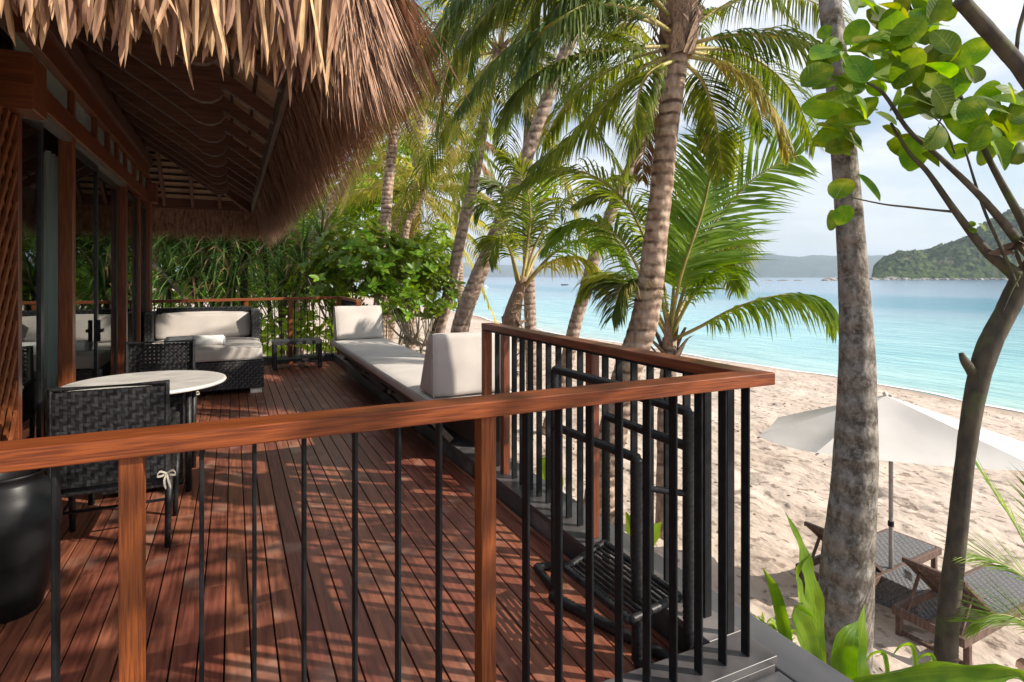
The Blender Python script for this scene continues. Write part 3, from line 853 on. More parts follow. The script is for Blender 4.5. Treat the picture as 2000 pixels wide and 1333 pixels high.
gdoor(6.58, 7.9, -1.20)
gdoor(8.15, 9.16, -1.17); gdoor(9.24, 10.0, -1.17)
# curtains
def curtain(y0, y1, xo, amp=.035, folds=9, z0=.03, z1=2.5):
    g = G()
    g.grid(lambda s, t: (xo + amp * math.sin(s * folds * 6.283 + .6 * math.sin(t * 3)) * (.7 + .3 * t), y0 + (y1 - y0) * s + .01 * math.sin(t * 5 + s * 9), z0 + (z1 - z0) * t), folds * 8, 8)
    return g.build('curtain', M['curtain'], villa, smooth=True)
curtain(4.62, 4.95, -1.30, folds=5); curtain(5.75, 6.3, -1.34, folds=5); curtain(7.2, 7.6, -1.34, folds=5); curtain(9.3, 9.95, -1.32, folds=6)
# room behind
vb('room_floor', -5.2, -1.305, 2.2, 10.3, -.03, 0.0, 'frame_y', 0)
vb('room_wall', -5.3, -5.2, 2.2, 10.3, 0, 3.6, 'inner', 0)
vb('room_wall', -5.2, -1.34, 10.26, 10.34, 0, 3.3, 'frame_x', 0)
vb('room_wall', -5.2, -1.2, 2.15, 2.2, 0, 3.6, 'inner', 0)
vb('room_ceiling', -5.2, -1.301, 2.2, 10.24, 3.0, 3.05, 'inner', 0)
vb('blackout_curtain', -1.42, -1.40, 4.95, 5.5, .02, 2.5, 'alu', 0)
vb('side_wall', -1.32, -1.13, 2.2, 2.62, 0, 2.43, 'frame_z')
# lattice screen of crossed slats
lat = thing('lattice_screen', 'red-brown diagonal timber lattice screen at the left edge beside the open door', 'screen', (-1.13, 3.5, 0))
vb('frame_post', -1.15, -1.10, 4.20, 4.262, 0, 2.425, 'frame_z', .003, lat)
vb('frame_post', -1.15, -1.10, 2.63, 2.69, 0, 2.425, 'frame_z', .003, lat)
for sgn, xo in ((1, -1.112), (-1, -1.128)):
    i = -26
    while i < 30:
        # line z = z0 + sgn*(y-2.69)*1.5 clipped to the frame
        z0 = i * .17 if sgn > 0 else i * .17 + 2.4
        ya, yb = 2.69, 4.20
        za, zb = z0, z0 + sgn * (yb - ya) * 1.5
        pts = []
        lo, hi = .02, 2.41
        t0, t1 = 0.0, 1.0
        dz = zb - za
        ta, tb = (lo - za) / dz, (hi - za) / dz
        if ta > tb: ta, tb = tb, ta
        t0, t1 = max(0, ta), min(1, tb)
        if t1 - t0 > .04:
            G().bar((xo, ya + (yb - ya) * t0, za + dz * t0), (xo, ya + (yb - ya) * t1, za + dz * t1), .03, .013, (1, 0, 0)).build('slat', M['lattice'], lat)
        i += 1
# ---- roof: side eave along +X, hips at both ends
EX, EZ = .30, 2.64         # inner fascia line
NE, FE = 2.32, 11.0        # near and far eave lines
PITCH = .66
def ceilz(x, y):
    d = min(EX - x, y - NE, FE - y)
    return EZ + .14 + PITCH * d
g = G(); 
RX = -3.6
# three ceiling planes
def quad(g, a, b, c, d):
    n = len(g.v); g.v += [V(a), V(b), V(c), V(d)]; g.f.append((n, n + 1, n + 2, n + 3))
D = EX - RX
def P3(x, y): return (x, y, ceilz(x, y))
def roofsheet(off, grow):
    g = G()
    ex, ne, fe = EX + grow, NE - grow, FE + grow
    def z(x, y):
        return EZ + .14 + off + PITCH * min(EX - x, y - NE, FE - y)
    quad(g, (ex, ne, z(ex, ne)), (ex, fe, z(ex, fe)), (RX, FE - D, z(RX, FE - D)), (RX, NE + D, z(RX, NE + D)))
    quad(g, (ex, ne, z(ex, ne)), (RX, NE + D, z(RX, NE + D)), (RX - 2, NE + D, z(RX, NE + D)), (RX - 2, ne, z(ex, ne)))
    quad(g, (ex, fe, z(ex, fe)), (RX - 2, fe, z(ex, fe)), (RX - 2, FE - D, z(RX, FE - D)), (RX, FE - D, z(RX, FE - D)))
    return g
roofsheet(0, 0).build('ceiling_mat', M['mat'], villa)
top = roofsheet(.30, .22).build('thatch_top', M['thatch'], villa)
# underlying dark sheet behind the fringe
# rafters with curled ends
prof = [(-1.12, 3.345), (-.42, 2.885), (-.34, 2.83), (-.27, 2.775), (-.2, 2.75), (-.14, 2.755), (-.09, 2.785), (-.06, 2.83), (-.075, 2.85), (-.07, 2.875), (EX - .03, 2.655),
        (EX - .03, 2.76)]
prof2 = prof + [(-1.12, ceilz(-1.12, 6.6) - .005)]
for y in (2.55, 3.2, 3.87, 4.70, 5.38, 6.06, 6.75, 7.4, 8.1, 8.75, 9.4, 9.95):
    d = min(y - NE, FE - y)
    xl = EX - d       # hip limit
    if xl < -1.12:
        pr = prof2
    else:
        pr = [(EX - .03, 2.76)] + [(xl, EZ + .13 + PITCH * (EX - xl))]
        pr = [p for p in prof if p[0] > xl] + [(xl, EZ + .13 + PITCH * (EX - xl))]
        # bottom-left start
        bl = EZ - .02 + PITCH * (EX - xl) - .18
        pr = [(xl, bl)] + pr
    ro = G().prism(pr, y - .025, y + .025).build('rafter', M['rafter_x'], villa, bevel=0)
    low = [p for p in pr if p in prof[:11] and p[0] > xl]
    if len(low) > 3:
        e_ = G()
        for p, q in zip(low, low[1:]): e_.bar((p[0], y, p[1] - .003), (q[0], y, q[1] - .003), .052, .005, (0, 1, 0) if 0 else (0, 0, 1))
        e_.build('edge_sheen', M['fascia'], ro)  # pale strip added to paint bounce-light sheen along the rafter's lower edge
# far hip jack rafters
for x in (-1.0, -.6, -.2, .12):
    d = EX - x
    G().bar((x, FE - .04, EZ + .05), (x, FE - d, EZ + .05 + PITCH * (d - .04)), .045, .11).build('rafter', M['rafter_y'], villa)
def hip(ny, sy):
    G().bar((EX - .02, ny, EZ + .03), (-1.6, ny + sy * (EX + 1.58), EZ + .03 + PITCH * (EX + 1.58)), .06, .17).build('hip_rafter', M['rafter_x'], villa)
hip(FE - .02, -1); hip(NE + .02, 1)
# battens over the rafters
for i in range(19):
    d = .16 + i * .075 * 1.0
    if d > 1.42: break
    x = EX - d
    if i % 2: continue
    G().bar((x, NE + d, EZ + .118 + PITCH * d), (x, FE - d, EZ + .118 + PITCH * d), .022, .02).build('batten', M['batten'], villa)
for i in range(13):
    d = .14 + i * .125
    y = FE - d
    G().bar((EX - d, y, EZ + .118 + PITCH * d), (-2.2, y, EZ + .118 + PITCH * d), .03, .03).build('batten', M['batten'], villa)
# fascia boards
vb('fascia_board', EX - .018, EX + .018, NE + .02, FE - .02, EZ - .02, EZ + .17, 'fascia', .003)
vb('fascia_board', -2.4, EX - .02, FE - .018, FE + .018, EZ - .02, EZ + .15, 'rafter_x', .003)
vb('fascia_board', -2.4, EX - .02, NE - .018, NE + .018, EZ - .02, EZ + .15, 'rafter_x', .003)

# ---- thatch: sheets of strands along the eaves
th = thing('thatch_eaves', 'shaggy brown palm thatch hanging all along the eaves over the deck', 'thatch', (.4, 6, 2.4))
def strands(g, n, pos, dirn, out, ln, wd, drop, jit=.12, seg=3, curl=0.0):
    # pos(i)->point ; out = outward unit vector
    for i in range(n):
        p, outv = pos()
        l = ln * R(.7, 1.25)
        d = V((outv.x * dirn + R(-jit, jit), outv.y * dirn + R(-jit, jit), -drop + R(-.1, .1))).normalized()
        side = d.cross(outv + V((R(-.4, .4), R(-.4, .4), R(-.2, .5)))).normalized()
        w_ = wd * R(.6, 1.4)
        pts = []
        for s_ in range(seg + 1):
            t = s_ / seg
            pts.append(p + d * l * t + V((0, 0, -curl * l * t * t)) + outv * (R(-.004, .004)))
        g.blade(pts, [w_ * (1 - .25 * t_) for t_ in range(seg + 1)] if seg < 3 else [w_, w_ * .95, w_ * .7, 0], side)
SX = V((1, 0, 0))
g = G()
# inner curtain of fibres (visible from below), several depths
for dep in range(5):
    off = dep * .045
    def pos():
        y = R(NE - .05, FE + .1)
        return V((EX + .03 + off * .6 + R(-.01, .01), y, EZ + .02 + off * 1.3)), SX
    strands(g, 2500, pos, .36 + dep * .03, None, .60, .0045, .95, jit=.09, curl=.05)
g.build('thatch_strands', M['thatch'], th, kind='stuff')
g = G()
def pos():
    y = R(NE - .2, FE + .15)
    return V((EX + .15 + R(-.05, .05), y, EZ + .10 + R(-.05, .1))), SX
strands(g, 3200, pos, .42, None, .56, .007, .95, jit=.14, curl=.05)
# near corner fan
for i in range(1500):
    a = R(0, math.pi / 2)
    o_ = V((math.cos(a), -math.sin(a), 0))
    r0 = R(-.05, .16)
    p = V((EX + .02, NE - .02, EZ + .08 + R(-.08, .15))) + o_ * r0
    strands(g, 1, lambda: (p, o_), .38, None, .54, .006, .95, jit=.12, curl=.05)
for i in range(260):   # loose strands sticking out
    y = R(NE - .1, NE + 2.2); p = V((EX + .15, y, EZ + .14))
    o_ = V((1, R(-.5, .3), 0)).normalized()
    strands(g, 1, lambda: (p, o_), .75, None, .5, .004, .8, jit=.22, curl=.05)
g.build('loose_strands', M['thatch'], th, kind='stuff')
# opaque backing sheets so no light passes through the eaves
g = G()
g.grid(lambda s, t: (EX + .10 + .17 * t + .03 * math.sin(s * 60) * t, NE - .12 + (FE - NE + .25) * s, EZ + .17 - .42 * t + .03 * math.sin(s * 37)), 90, 3)
g.grid(lambda s, t: (-2.6 + (EX + 2.85) * s, FE + .10 + .14 * t, EZ + .17 - .40 * t + .02 * math.sin(s * 50)), 50, 3)
g.grid(lambda s, t: (-2.6 + (EX + 2.80) * s, NE - .12 - .08 * t, EZ + .17 - .16 * t), 50, 3)
g.build('thatch_backing', M['thatch'], th)
# far eave, seen from inside
g = G()
SY = V((0, 1, 0))
def pos():
    return V((R(-1.5, EX + .2), FE + .04 + R(0, .12), EZ + .05 + R(-.03, .1))), SY
strands(g, 3400, pos, .30, None, .50, .0055, 1.0, jit=.07, curl=.02)
g.build('far_eave_strands', M['thatch'], th, kind='stuff')
# near eave: broad nipa leaf ends, the nearest 290 as leaves, the rest one mass
SN = V((0, -1, 0))
def nipa(g, p, l, w_, yaw, lean, out):
    d = V((lean, -out, -1)).normalized()
    sd_ = V((math.cos(yaw), math.sin(yaw), 0)); sd_ = (sd_ - d * sd_.dot(d)).normalized()
    nrm = d.cross(sd_)
    b = len(g.v); prof_ = [(0, .75), (.35, 1.0), (.72, .98), (.9, .72)]
    cv = R(-.06, .10)
    for t, q in prof_:
        c = p + d * l * t + V((0, 1, 0)) * cv * l * t * t
        g.v += [c - sd_ * w_ * q, c + nrm * w_ * .45 * q, c + sd_ * w_ * q]
    g.v.append(p + d * l + V((0, 1, 0)) * cv * l + sd_ * w_ * R(-.5, .5))
    for i in range(3):
        a = b + i * 3
        g.f += [(a, a + 1, a + 4, a + 3), (a + 1, a + 2, a + 5, a + 4)]
    a = b + 9
    g.f += [(a, a + 1, b + 12), (a + 1, a + 2, b + 12)]
nleaf = 0
for i in range(290):
    u = i / 289
    xx = -1.55 + 1.95 * u + R(-.02, .02)
    layer = i % 3
    tip = 2.245 - .06 * u + .075 * R(-1, 1) - (.08 if R(0, 1) < .2 else 0)
    top_ = 2.50 + .05 * layer
    l = top_ - tip
    if xx > .25: l *= 1.0
    g = G(); nipa(g, V((xx, NE - .22 - .05 * layer + R(-.02, .02), top_)), l, R(.0085, .0145), R(-1.2, 1.2), random.gauss(.03, .16), R(-.02, .2))
    g.build('thatch_leaf', M['nipa'], th)
g = G()
for i in range(1700):
    xx = R(-1.8, .42)
    nipa(g, V((xx, NE - .10 - R(0, .14), 2.58 + R(-.04, .1))), R(.20, .36), R(.006, .013), R(-1.2, 1.2), R(-.15, .15), R(0, .2))
g.build('inner_thatch_leaves', M['nipa'], th, kind='stuff')

# ================================================================ FURNITURE
def rbox(name, x0, x1, y0, y1, z0, z1, m, parent, r=.03, seg=4, puff=0.0):
    import bmesh
    g = G().box(((x0 + x1) / 2, (y0 + y1) / 2, (z0 + z1) / 2), (x1 - x0, y1 - y0, z1 - z0))
    return g.build(name, M[m], parent, bevel=r, seg=seg)

def weave(g, o, u, v, w_, h, bw=.03, gapf=.22, amp=.004, th_=.0):
    # plain-woven flat strips over the rectangle o + u*w + v*h
    o, u, v = V(o), V(u).normalized(), V(v).normalized()
    n = u.cross(v)
    nu, nv = max(2, round(w_ / bw)), max(2, round(h / bw))
    cu, cv = w_ / nu, h / nv
    def strip(c, d, s_, L_, k, cell, phase):
        b = len(g.v)
        for i in range(k * 2 + 1):
            t = i / 2
            off = amp * (1 if (int(t) + phase) % 2 == 0 else -1) if i % 2 else 0
            p = c + d * (t * cell) + n * off
            hw = (cu if s_ is u else cv) * (1 - gapf) / 2
            g.v += [p - s_ * hw, p + s_ * hw]
            if i: g.f.append((b + 2 * i - 2, b + 2 * i - 1, b + 2 * i + 1, b + 2 * i))
    for i in range(nv):
        strip(o + v * (cv * (i + .5)), u, v, w_, nu, cu, i)
    for j in range(nu):
        strip(o + u * (cu * (j + .5)), v, u, h, nv, cv, j + 1)
    return g

def woven_box(name, x0, x1, y0, y1, z0, z1, parent, m='wicker', bw=.03, gapf=.06, core=True, top=True):
    g = G()
    e = .006
    if core: g.box(((x0 + x1) / 2, (y0 + y1) / 2, (z0 + z1) / 2), (x1 - x0 - 2 * e, y1 - y0 - 2 * e, z1 - z0 - 2 * e))
    weave(g, (x0, y0, z0), (1, 0, 0), (0, 0, 1), x1 - x0, z1 - z0, bw, gapf)
    weave(g, (x1, y0, z0), (0, 1, 0), (0, 0, 1), y1 - y0, z1 - z0, bw, gapf)
    weave(g, (x1, y1, z0), (-1, 0, 0), (0, 0, 1), x1 - x0, z1 - z0, bw, gapf)
    weave(g, (x0, y1, z0), (0, -1, 0), (0, 0, 1), y1 - y0, z1 - z0, bw, gapf)
    if top: weave(g, (x0, y0, z1), (1, 0, 0), (0, 1, 0), x1 - x0, y1 - y0, bw, gapf)
    return g.build(name, M[m], parent)

# sofa daybed
so = thing('wicker_sofa', 'deep black wicker sofa with oatmeal cushions at the far end of the deck', 'sofa', (-.33, 9.05, 0))
woven_box('base', -1.02, .36, 8.18, 9.95, .07, .42, so, 'wickgrey', .034)
for (x, y) in ((.27, 8.26), (-.93, 8.26), (.27, 9.85), (-.93, 9.85)):
    vb('foot', x - .07, x + .07, y - .06, y + .06, 0, .07, 'tabletop', .004, so)
woven_box('arm_panel', .25, .36, 9.36, 9.95, .424, 1.0, so, 'wickgrey', .034)
woven_box('arm_panel', -1.10, -1.0, 9.36, 9.95, .424, 1.0, so, 'wickgrey', .034)
woven_box('back_panel', -.996, .246, 9.83, 9.95, .424, 1.04, so, 'wicker', .034)
def cushion(name, x0, x1, y0, y1, z0, z1, parent, r=.04, puff=.02, tilt=0, nx=16, ny=16):
    g = G(); cx, cy, cz = (x0 + x1) / 2, (y0 + y1) / 2, (z0 + z1) / 2
    hx, hy, hz = (x1 - x0) / 2, (y1 - y0) / 2, (z1 - z0) / 2
    import bmesh
    bm = bmesh.new(); bmesh.ops.create_cube(bm, size=2)
    bmesh.ops.subdivide_edges(bm, edges=bm.edges[:], cuts=11, use_grid_fill=True)
    for v_ in bm.verts:
        p = v_.co
        q = V((p.x * hx, p.y * hy, p.z * hz))
        c = V((max(-hx + r, min(hx - r, q.x)), max(-hy + r, min(hy - r, q.y)), max(-hz + r, min(hz - r, q.z))))
        dd = q - c
        if dd.length > 1e-6: q = c + dd.normalized() * r
        k = (1 - abs(p.x) ** 3) * (1 - abs(p.y) ** 3)
        q.z += puff * k * (1 if p.z > 0 else -.3) * abs(p.z)
        k2 = (1 - abs(p.x) ** 3) * (1 - abs(p.z) ** 3)
        q.y += puff * .6 * k2 * (1 if p.y > 0 else -1) * (abs(p.y) > .99)
        k3 = (1 - abs(p.y) ** 3) * (1 - abs(p.z) ** 3)
        q.x += puff * .6 * k3 * (1 if p.x > 0 else -1) * (abs(p.x) > .99)
        wn = noise.noise(V((q.x * 7 + cx, q.y * 7, q.z * 7))) * .5 + noise.noise(V((q.x * 3 + cy, q.y * 14, q.z * 3)))
        q += V((.003, .004, .007)) * wn
        v_.co = q
    me = bpy.data.meshes.new(name); bm.to_mesh(me); bm.free()
    me.materials.append(M['cushion']); me.polygons.foreach_set('use_smooth', [True] * len(me.polygons))
    o = link_mesh(name, me, parent, V((cx, cy, cz)))
    o.rotation_euler = (tilt, 0, 0)
    pg = G()
    for zz in (hz - r * .35, -hz + r * .35):
        ps = []
        for (sx_, sy_) in ((1, 1), (-1, 1), (-1, -1), (1, -1), (1, 1)):
            ps.append(V((sx_ * (hx - r * .25), sy_ * (hy - r * .25), zz)))
        out_ = []
        for p_, q_ in zip(ps, ps[1:]):
            n_ = max(4, int((q_ - p_).length / .12))
            out_ += [p_.lerp(q_, i / n_) + V((0, 0, .003 * noise.noise(V((i * .7, zz * 9, p_.x))))) for i in range(n_)]
        pg.tube(out_ + [out_[0]], .0045, 5, cap=False)
    me2 = pg.mesh('piping', M['piping'], True)
    po = bpy.data.objects.new('piping', me2); C.objects.link(po); po.parent = o
    return o
c_ = cushion('seat_cushion', -1.0, .345, 8.20, 9.60, .425, .60, so, r=.035)
cushion('back_cushion', -.985, .235, 9.52, 9.70, .60, .97, so, r=.05, tilt=math.radians(-12))
for k, (xx, yy, rz, ln) in enumerate(((-.60, 8.52, .25, .34), (-.28, 8.50, -.12, .36))):
    t = thing('rolled_towel', ('white towel roll with loose folded end, left one on the sofa seat', 'white towel roll, right one on the sofa seat beside the folded one')[k], 'towel', (xx, yy, .67), 'rolled towels on the sofa')
    g = G()
    dx, dy = math.cos(rz), math.sin(rz)
    g.grid(lambda s, t_: (xx + dx * (s - .5) * ln - dy * math.cos(t_ * 6.283 * 1.0) * .085 * (1 if .02 < s < .98 else .6) * (1 + .05 * math.sin(s * 20)),
                          yy + dy * (s - .5) * ln + dx * math.cos(t_ * 6.283) * .085 * (1 if .02 < s < .98 else .6),
                          .675 + .068 * math.sin(t_ * 6.283) * (1 if .02 < s < .98 else .6)), 22, 20)
    g.build('roll', M['towel'], t, smooth=True)
    for sg in (-1, 1):
        q = G(); ex = V((xx + dx * sg * ln * .49, yy + dy * sg * ln * .49, .675))
        sp = []
        for i in range(40):
            a = i * .5; r_ = .010 + .062 * i / 40
            sp.append(ex + V((-dy * math.cos(a) * r_ + dx * sg * .004, dx * math.cos(a) * r_ + dy * sg * .004, math.sin(a) * r_ * .82)))
        q.tube(sp, .0065, 5); q.build('fold', M['towel'], t, smooth=True)

# wicker side table by the sofa
st = thing('wicker_side_table', 'low black wicker side table between the sofa and the daybed', 'side table', (.95, 10.2, 0))
rbox('table_top', .58, 1.33, 10.02, 10.42, .40, .455, 'wicker', st, .012, 2)
g = G(); weave(g, (.58, 10.016, .40), (1, 0, 0), (0, 0, 1), .75, .055, .018, .05, .005); weave(g, (.575, 10.02, .458), (1, 0, 0), (0, 1, 0), .755, .4, .025, .06, .004)
g.build('top_weave', M['wickgrey'], st)
for (x, y) in ((.61, 10.05), (1.30, 10.05), (.61, 10.39), (1.30, 10.39)):
    G().box((x, y, .198), (.055, .055, .396)).build('leg', M['wicker'], st, bevel=.008)
G().box((.955, 10.22, .145), (.63, .33, .04)).build('shelf', M['wicker'], st, bevel=.008)

# dining table
tb = thing('round_dining_table', 'round pale stone-topped dining table on a black wicker pedestal', 'table', (-.56, 4.93, 0))
G().lathe([(0.0, .715), (.49, .715), (.512, .722), (.516, .732), (.512, .741), (.50, .744), (0.0, .744)], (-.56, 4.93, 0), 72).build('table_top', M['tabletop'], tb, bevel=0, smooth=False)
woven_box('pedestal', -.80, -.32, 4.69, 5.17, .04, .66, tb, 'wicker', .035, .12, True, False)
for (x, y) in ((-.84, 4.65), (-.28, 4.65), (-.84, 5.21), (-.28, 5.21)):
    G().tube([(x, y, 0), (x, y, .712)], .02, 10).build('leg', M['wicker'], tb, smooth=True)

# dining chairs (local: back at y=0 facing -y)
def make_chair(gp):
    t = thing('wicker_dining_chair', '', 'chair', (0, 0, 0), 'dining chairs at the round table')
    w_ = .54
    g = G()
    weave(g, (-w_ / 2 + .02, -.006, .40), (1, 0, 0), (0, 0, 1), w_ - .04, .50, .034, gp, .004)
    if gp < .2: weave(g, (w_ / 2 - .02, .030, .40), (-1, 0, 0), (0, 0, 1), w_ - .04, .50, .034, gp, .004)
    g.build('woven_back', M['wicker'], t)
    f = G().tube([(-w_ / 2 + .014, .012, .36), (-w_ / 2 + .012, .012, .915), (w_ / 2 - .012, .012, .915), (w_ / 2 - .014, .012, .36)], .021, 8)
    f.build('back_frame', M['wicker'], t, smooth=False)
    for sx_ in (-1, 1):
        g = G(); x = sx_ * w_ / 2
        weave(g, (x, 0, .34), (0, 1, 0), (0, 0, 1), .50, .30, .036, .2, .004)
        g.tube([(x, .02, .645), (x, .5, .635), (x, .5, .34)], .018, 8)
        g.build('arm_side', M['wicker'], t)
        for yy in (.02, .49):
            G().tube([(x * .97, yy, 0), (x, yy, .40)], [.015, .02], 8).build('leg', M['wicker'], t, smooth=True)
        G().tube([(x * .98, .02, .19), (x * .98, .49, .19)], .009, 6).build('stretcher', M['metal'], t)
        # seat tie ribbon
        rb = G(); s0 = V((x * .97, -.02, .42))
        for a in (-1, 1):
            pts = cat_rom([s0, s0 + V((a * .03, -.015, .018)), s0 + V((a * .045, -.015, -.006)), s0 + V((a * .02, -.01, -.008)), s0], 10)
            rb.blade(pts[:-1], [.006] * 11, V((0, 0, 1)))
            pts = cat_rom([s0, s0 + V((a * .010, -.02, -.035)), s0 + V((a * .012 + .01, -.015, -.085))], 6)
            rb.blade(pts, [.005] * 7, V((1, 0, 0)))
        rb.build('seat_tie', M['ribbon'], t)
    G().tube([(-w_ / 2, .25, .19), (w_ / 2, .25, .19)], .009, 6).build('stretcher', M['metal'], t)
    G().box((0, .26, .37), (w_ - .04, .47, .05)).build('seat', M['wicker'], t, bevel=.01)
    G().box((0, .27, .42), (w_ - .08, .44, .045)).build('seat_pad', M['cushion'], t, bevel=.018, seg=3)
    return t
ch = make_chair(.10)
ch.location = (-.59, 3.72, 0)
ch['label'] = 'near dining chair of black woven wicker, its back turned to the front railing'
c2 = make_chair(.34); c2.location = (-.585, 6.08, 0); c2.rotation_euler = (0, 0, math.pi)
c2['label'] = 'far dining chair of open black weave, across the round table near the sofa'

# daybed bench on the right
db = thing('long_daybed', 'long oatmeal daybed mattress on a brown base set in the gap of the side railing', 'daybed', (1.72, 6.8, 0))
c_ = cushion('mattress', 1.35, 2.12, 4.28, 9.25, .46, .556, db, r=.03, puff=.012)
G().box((1.76, 6.75, .42), (.70, 4.9, .075)).build('base', M['under'], db, bevel=.01)
G().box((1.80, 6.75, .25), (.05, 4.8, .26)).build('support', M['under'], db)
for y in (4.6, 5.75, 7.0, 8.3):
    G().bar((1.64, y, .14), (1.42, y, .375), .06, .05).build('bracket', M['fascia'], db, bevel=.004)
    G().box((1.52, y, .36), (.26, .06, .04)).build('bracket_arm', M['fascia'], db, bevel=.004)
def wedge(y_back, sgn, label):
    import bmesh
    # triangular bolster: vertical face at y_back, slope towards sgn*y
    g = G(); poly = [(y_back, .565), (y_back + sgn * .36, .565), (y_back + sgn * .13, 1.04), (y_back + sgn * .02, 1.05)]
    bm = bmesh.new()
    vs = []
    n1, n2 = 10, 10
    def pt(a, b, c):   # a across x, b depth, c height
        x = 1.385 + .71 * a
        d0 = 0 + .015 * c; d1 = .36 * (1 - c) + .12 * c
        y = y_back + sgn * (d0 + (d1 - d0) * b)
        z = .565 + .485 * c
        return V((x, y, z))
    bmesh.ops.create_cube(bm, size=2)
    bmesh.ops.subdivide_edges(bm, edges=bm.edges[:], cuts=11, use_grid_fill=True)
    for v_ in bm.verts:
        p = v_.co.copy(); r = .10
        # round the cube in its own space
        q = V((max(-1 + r, min(1 - r, p.x)), max(-1 + r, min(1 - r, p.y)), max(-1 + r, min(1 - r, p.z))))
        dd = p - q
        if dd.length > 1e-6: p = q + dd.normalized() * r
        w_ = pt((p.x + 1) / 2, (p.y + 1) / 2, (p.z + 1) / 2)
        k = (1 - p.x ** 2) * (1 - p.z ** 2)
        w_.y += sgn * .018 * k * (1 if p.y > 0 else -1) + .007 * noise.noise(w_ * 6)
        w_.z += .006 * noise.noise(w_ * 5 + V((3, 3, 3))); w_.x += .005 * noise.noise(w_ * 8)
        v_.co = w_ - V((1.74, y_back, .8))
    bmesh.ops.recalc_face_normals(bm, faces=bm.faces)
    me = bpy.data.meshes.new('bolster'); bm.to_mesh(me); bm.free()
    me.materials.append(M['cushion']); me.polygons.foreach_set('use_smooth', [True] * len(me.polygons))
    o = link_mesh('bolster_cushion', me, None, V((1.74, y_back, .8)))
    o['label'] = label; o['category'] = 'cushion'; o['group'] = 'wedge cushions on the daybed'
    def edge(a):
        ps = [pt(a, 0.0, 0.03), pt(a, 0.0, .97), pt(a, 1.0, .97), pt(a, 1.0, .03), pt(a, 0, .03)]
        return ps
    pg = G()
    for a in (.012, .988):
        ps = [pt(a, 0, .0 + i / 12) for i in range(13)] + [pt(a, 1, 1)] + [pt(a, 1, 1 - i / 12) for i in range(13)]
        pg.tube(ps, .004, 5, cap=False)
    po = pg.build('piping', M['piping'], None, smooth=True); po.parent = o; po.location = po.location - o.location
wedge(4.30, 1, 'near wedge bolster cushion against the end post of the railing')
wedge(9.22, -1, 'far wedge bolster cushion at the garden end of the daybed')

# glazed pot
G().lathe([(r_ * .74, z_ * .80) for r_, z_ in [(.0, .0), (.16, 0), (.175, .02), (.20, .12), (.245, .32), (.27, .50), (.262, .60), (.225, .68), (.185, .72), (.178, .745), (.19, .765), (.20, .78), (.19, .785), (.165, .76), (.16, .70), (0, .68)]],
          (-.915, 3.33, 0), 56).build('glazed_pot', M['pot'], None, smooth=True)
o = bpy.data.objects['glazed_pot']; tag(o, 'large black glazed clay pot behind the front railing at the left', 'pot')

# black cord-wrapped towel rack behind the front railing
rk_ = thing('towel_rack', 'black cord-wrapped standing rack with slatted shelf in the railing corner', 'rack', (1.45, 2.1, 0))
def wrapped(name, pts, r=.019):
    g = G()
    pts = [V(p) for p in pts]
    for a, b in zip(pts, pts[1:]):
        L_ = (b - a).length; n = max(3, int(L_ / .011))
        ps = [a.lerp(b, i / n) for i in range(n + 1)]
        g.tube(ps, [r * (1.09 if i % 2 else .93) for i in range(n + 1)], 8)
    return g.build(name, M['wicker'], rk_, smooth=True)
a0 = (1.376, 2.40); a1 = (1.404, 1.81); b0 = (1.58, 2.27); b1 = (1.58, 1.72)
wrapped('upright', [(*a0, .02), (*a0, 1.06)])
wrapped('rail', [(*a0, 1.06), (1.40, 1.90, 1.06)])
wrapped('upright', [(*a1, .02), (*a1, .80)], .022)
wrapped('rail', [(*a0, .79), (*a1, .80)])
wrapped('upright', [(*b0, .02), (*b0, .845)])
wrapped('rail', [(*b0, .845), (*b1, .845)])
wrapped('upright', [(*b1, .02), (*b1, .98)], .022)
wrapped('rail', [(*b1, .98), (1.585, 2.02, .98), (1.40, 1.90, 1.06)])
wrapped('rail', [(*a1, .69), (*b1, .665)], .013)
wrapped('floor_tube', [(*a0, .02), (1.395, 2.62, .02), (1.545, 2.58, .02), (*b0, .02)])
wrapped('floor_tube', [(1.33, 2.35, .02), (1.53, 1.76, .02)], .024)
wrapped('floor_tube', [(*a1, .02), (1.42, 1.73, .02), (1.56, 1.70, .02)], .022)
q = [V((1.27, 2.12, .264)), V((1.285, 1.70, .264)), V((1.555, 1.745, .264)), V((1.555, 2.25, .264))]
wrapped('shelf_frame', q + [q[0]], .016)
for i in range(9):
    t_ = (i + 1) / 10
    wrapped('slat', [q[0].lerp(q[3], t_), q[1].lerp(q[2], t_)], .0065)
# ================================================================ BEACH FURNITURE
um = thing('beach_umbrella', 'wide white cloth beach umbrella on a pale pole over the loungers', 'umbrella', foot(1740, 5.9))
uc = at(1740, 541, 5.9)
rimz, apz = -.16, .30
offs = [(-1.29, .16), (-.98, -.42), (.70, -.97), (1.29, -.16), (.98, .42), (-.70, .97)]
def c2w(l, z_, h):
    return V((uc.x + z_ * ST + l * CT, uc.y + z_ * CT - l * ST, h))
ap = c2w(-.06, 0, apz)
for i in range(6):
    a, b = offs[i], offs[(i + 1) % 6]
    A_, B_ = c2w(a[0], a[1], rimz), c2w(b[0], b[1], rimz)
    g = G()
    def fn(s, t):
        p = A_.lerp(B_, t).lerp(ap, s)
        # cloth sags a little between the ribs
        p.z -= .05 * math.sin(math.pi * t) * math.sin(math.pi * min(1, s + .15)) 
        return p
    g.grid(fn, 12, 10)
    g.build('canopy_panel', M['canopy'], um, smooth=True)
    G().tube([ap - V((0, 0, .03)), A_ - V((0, 0, .02))], .009, 6).build('rib', M['pole'], um)
gz = ground(uc.x, uc.y)
G().tube([(uc.x, uc.y, gz - .1), (uc.x, uc.y, ap.z)], .02, 12).build('pole', M['pole'], um, smooth=True)
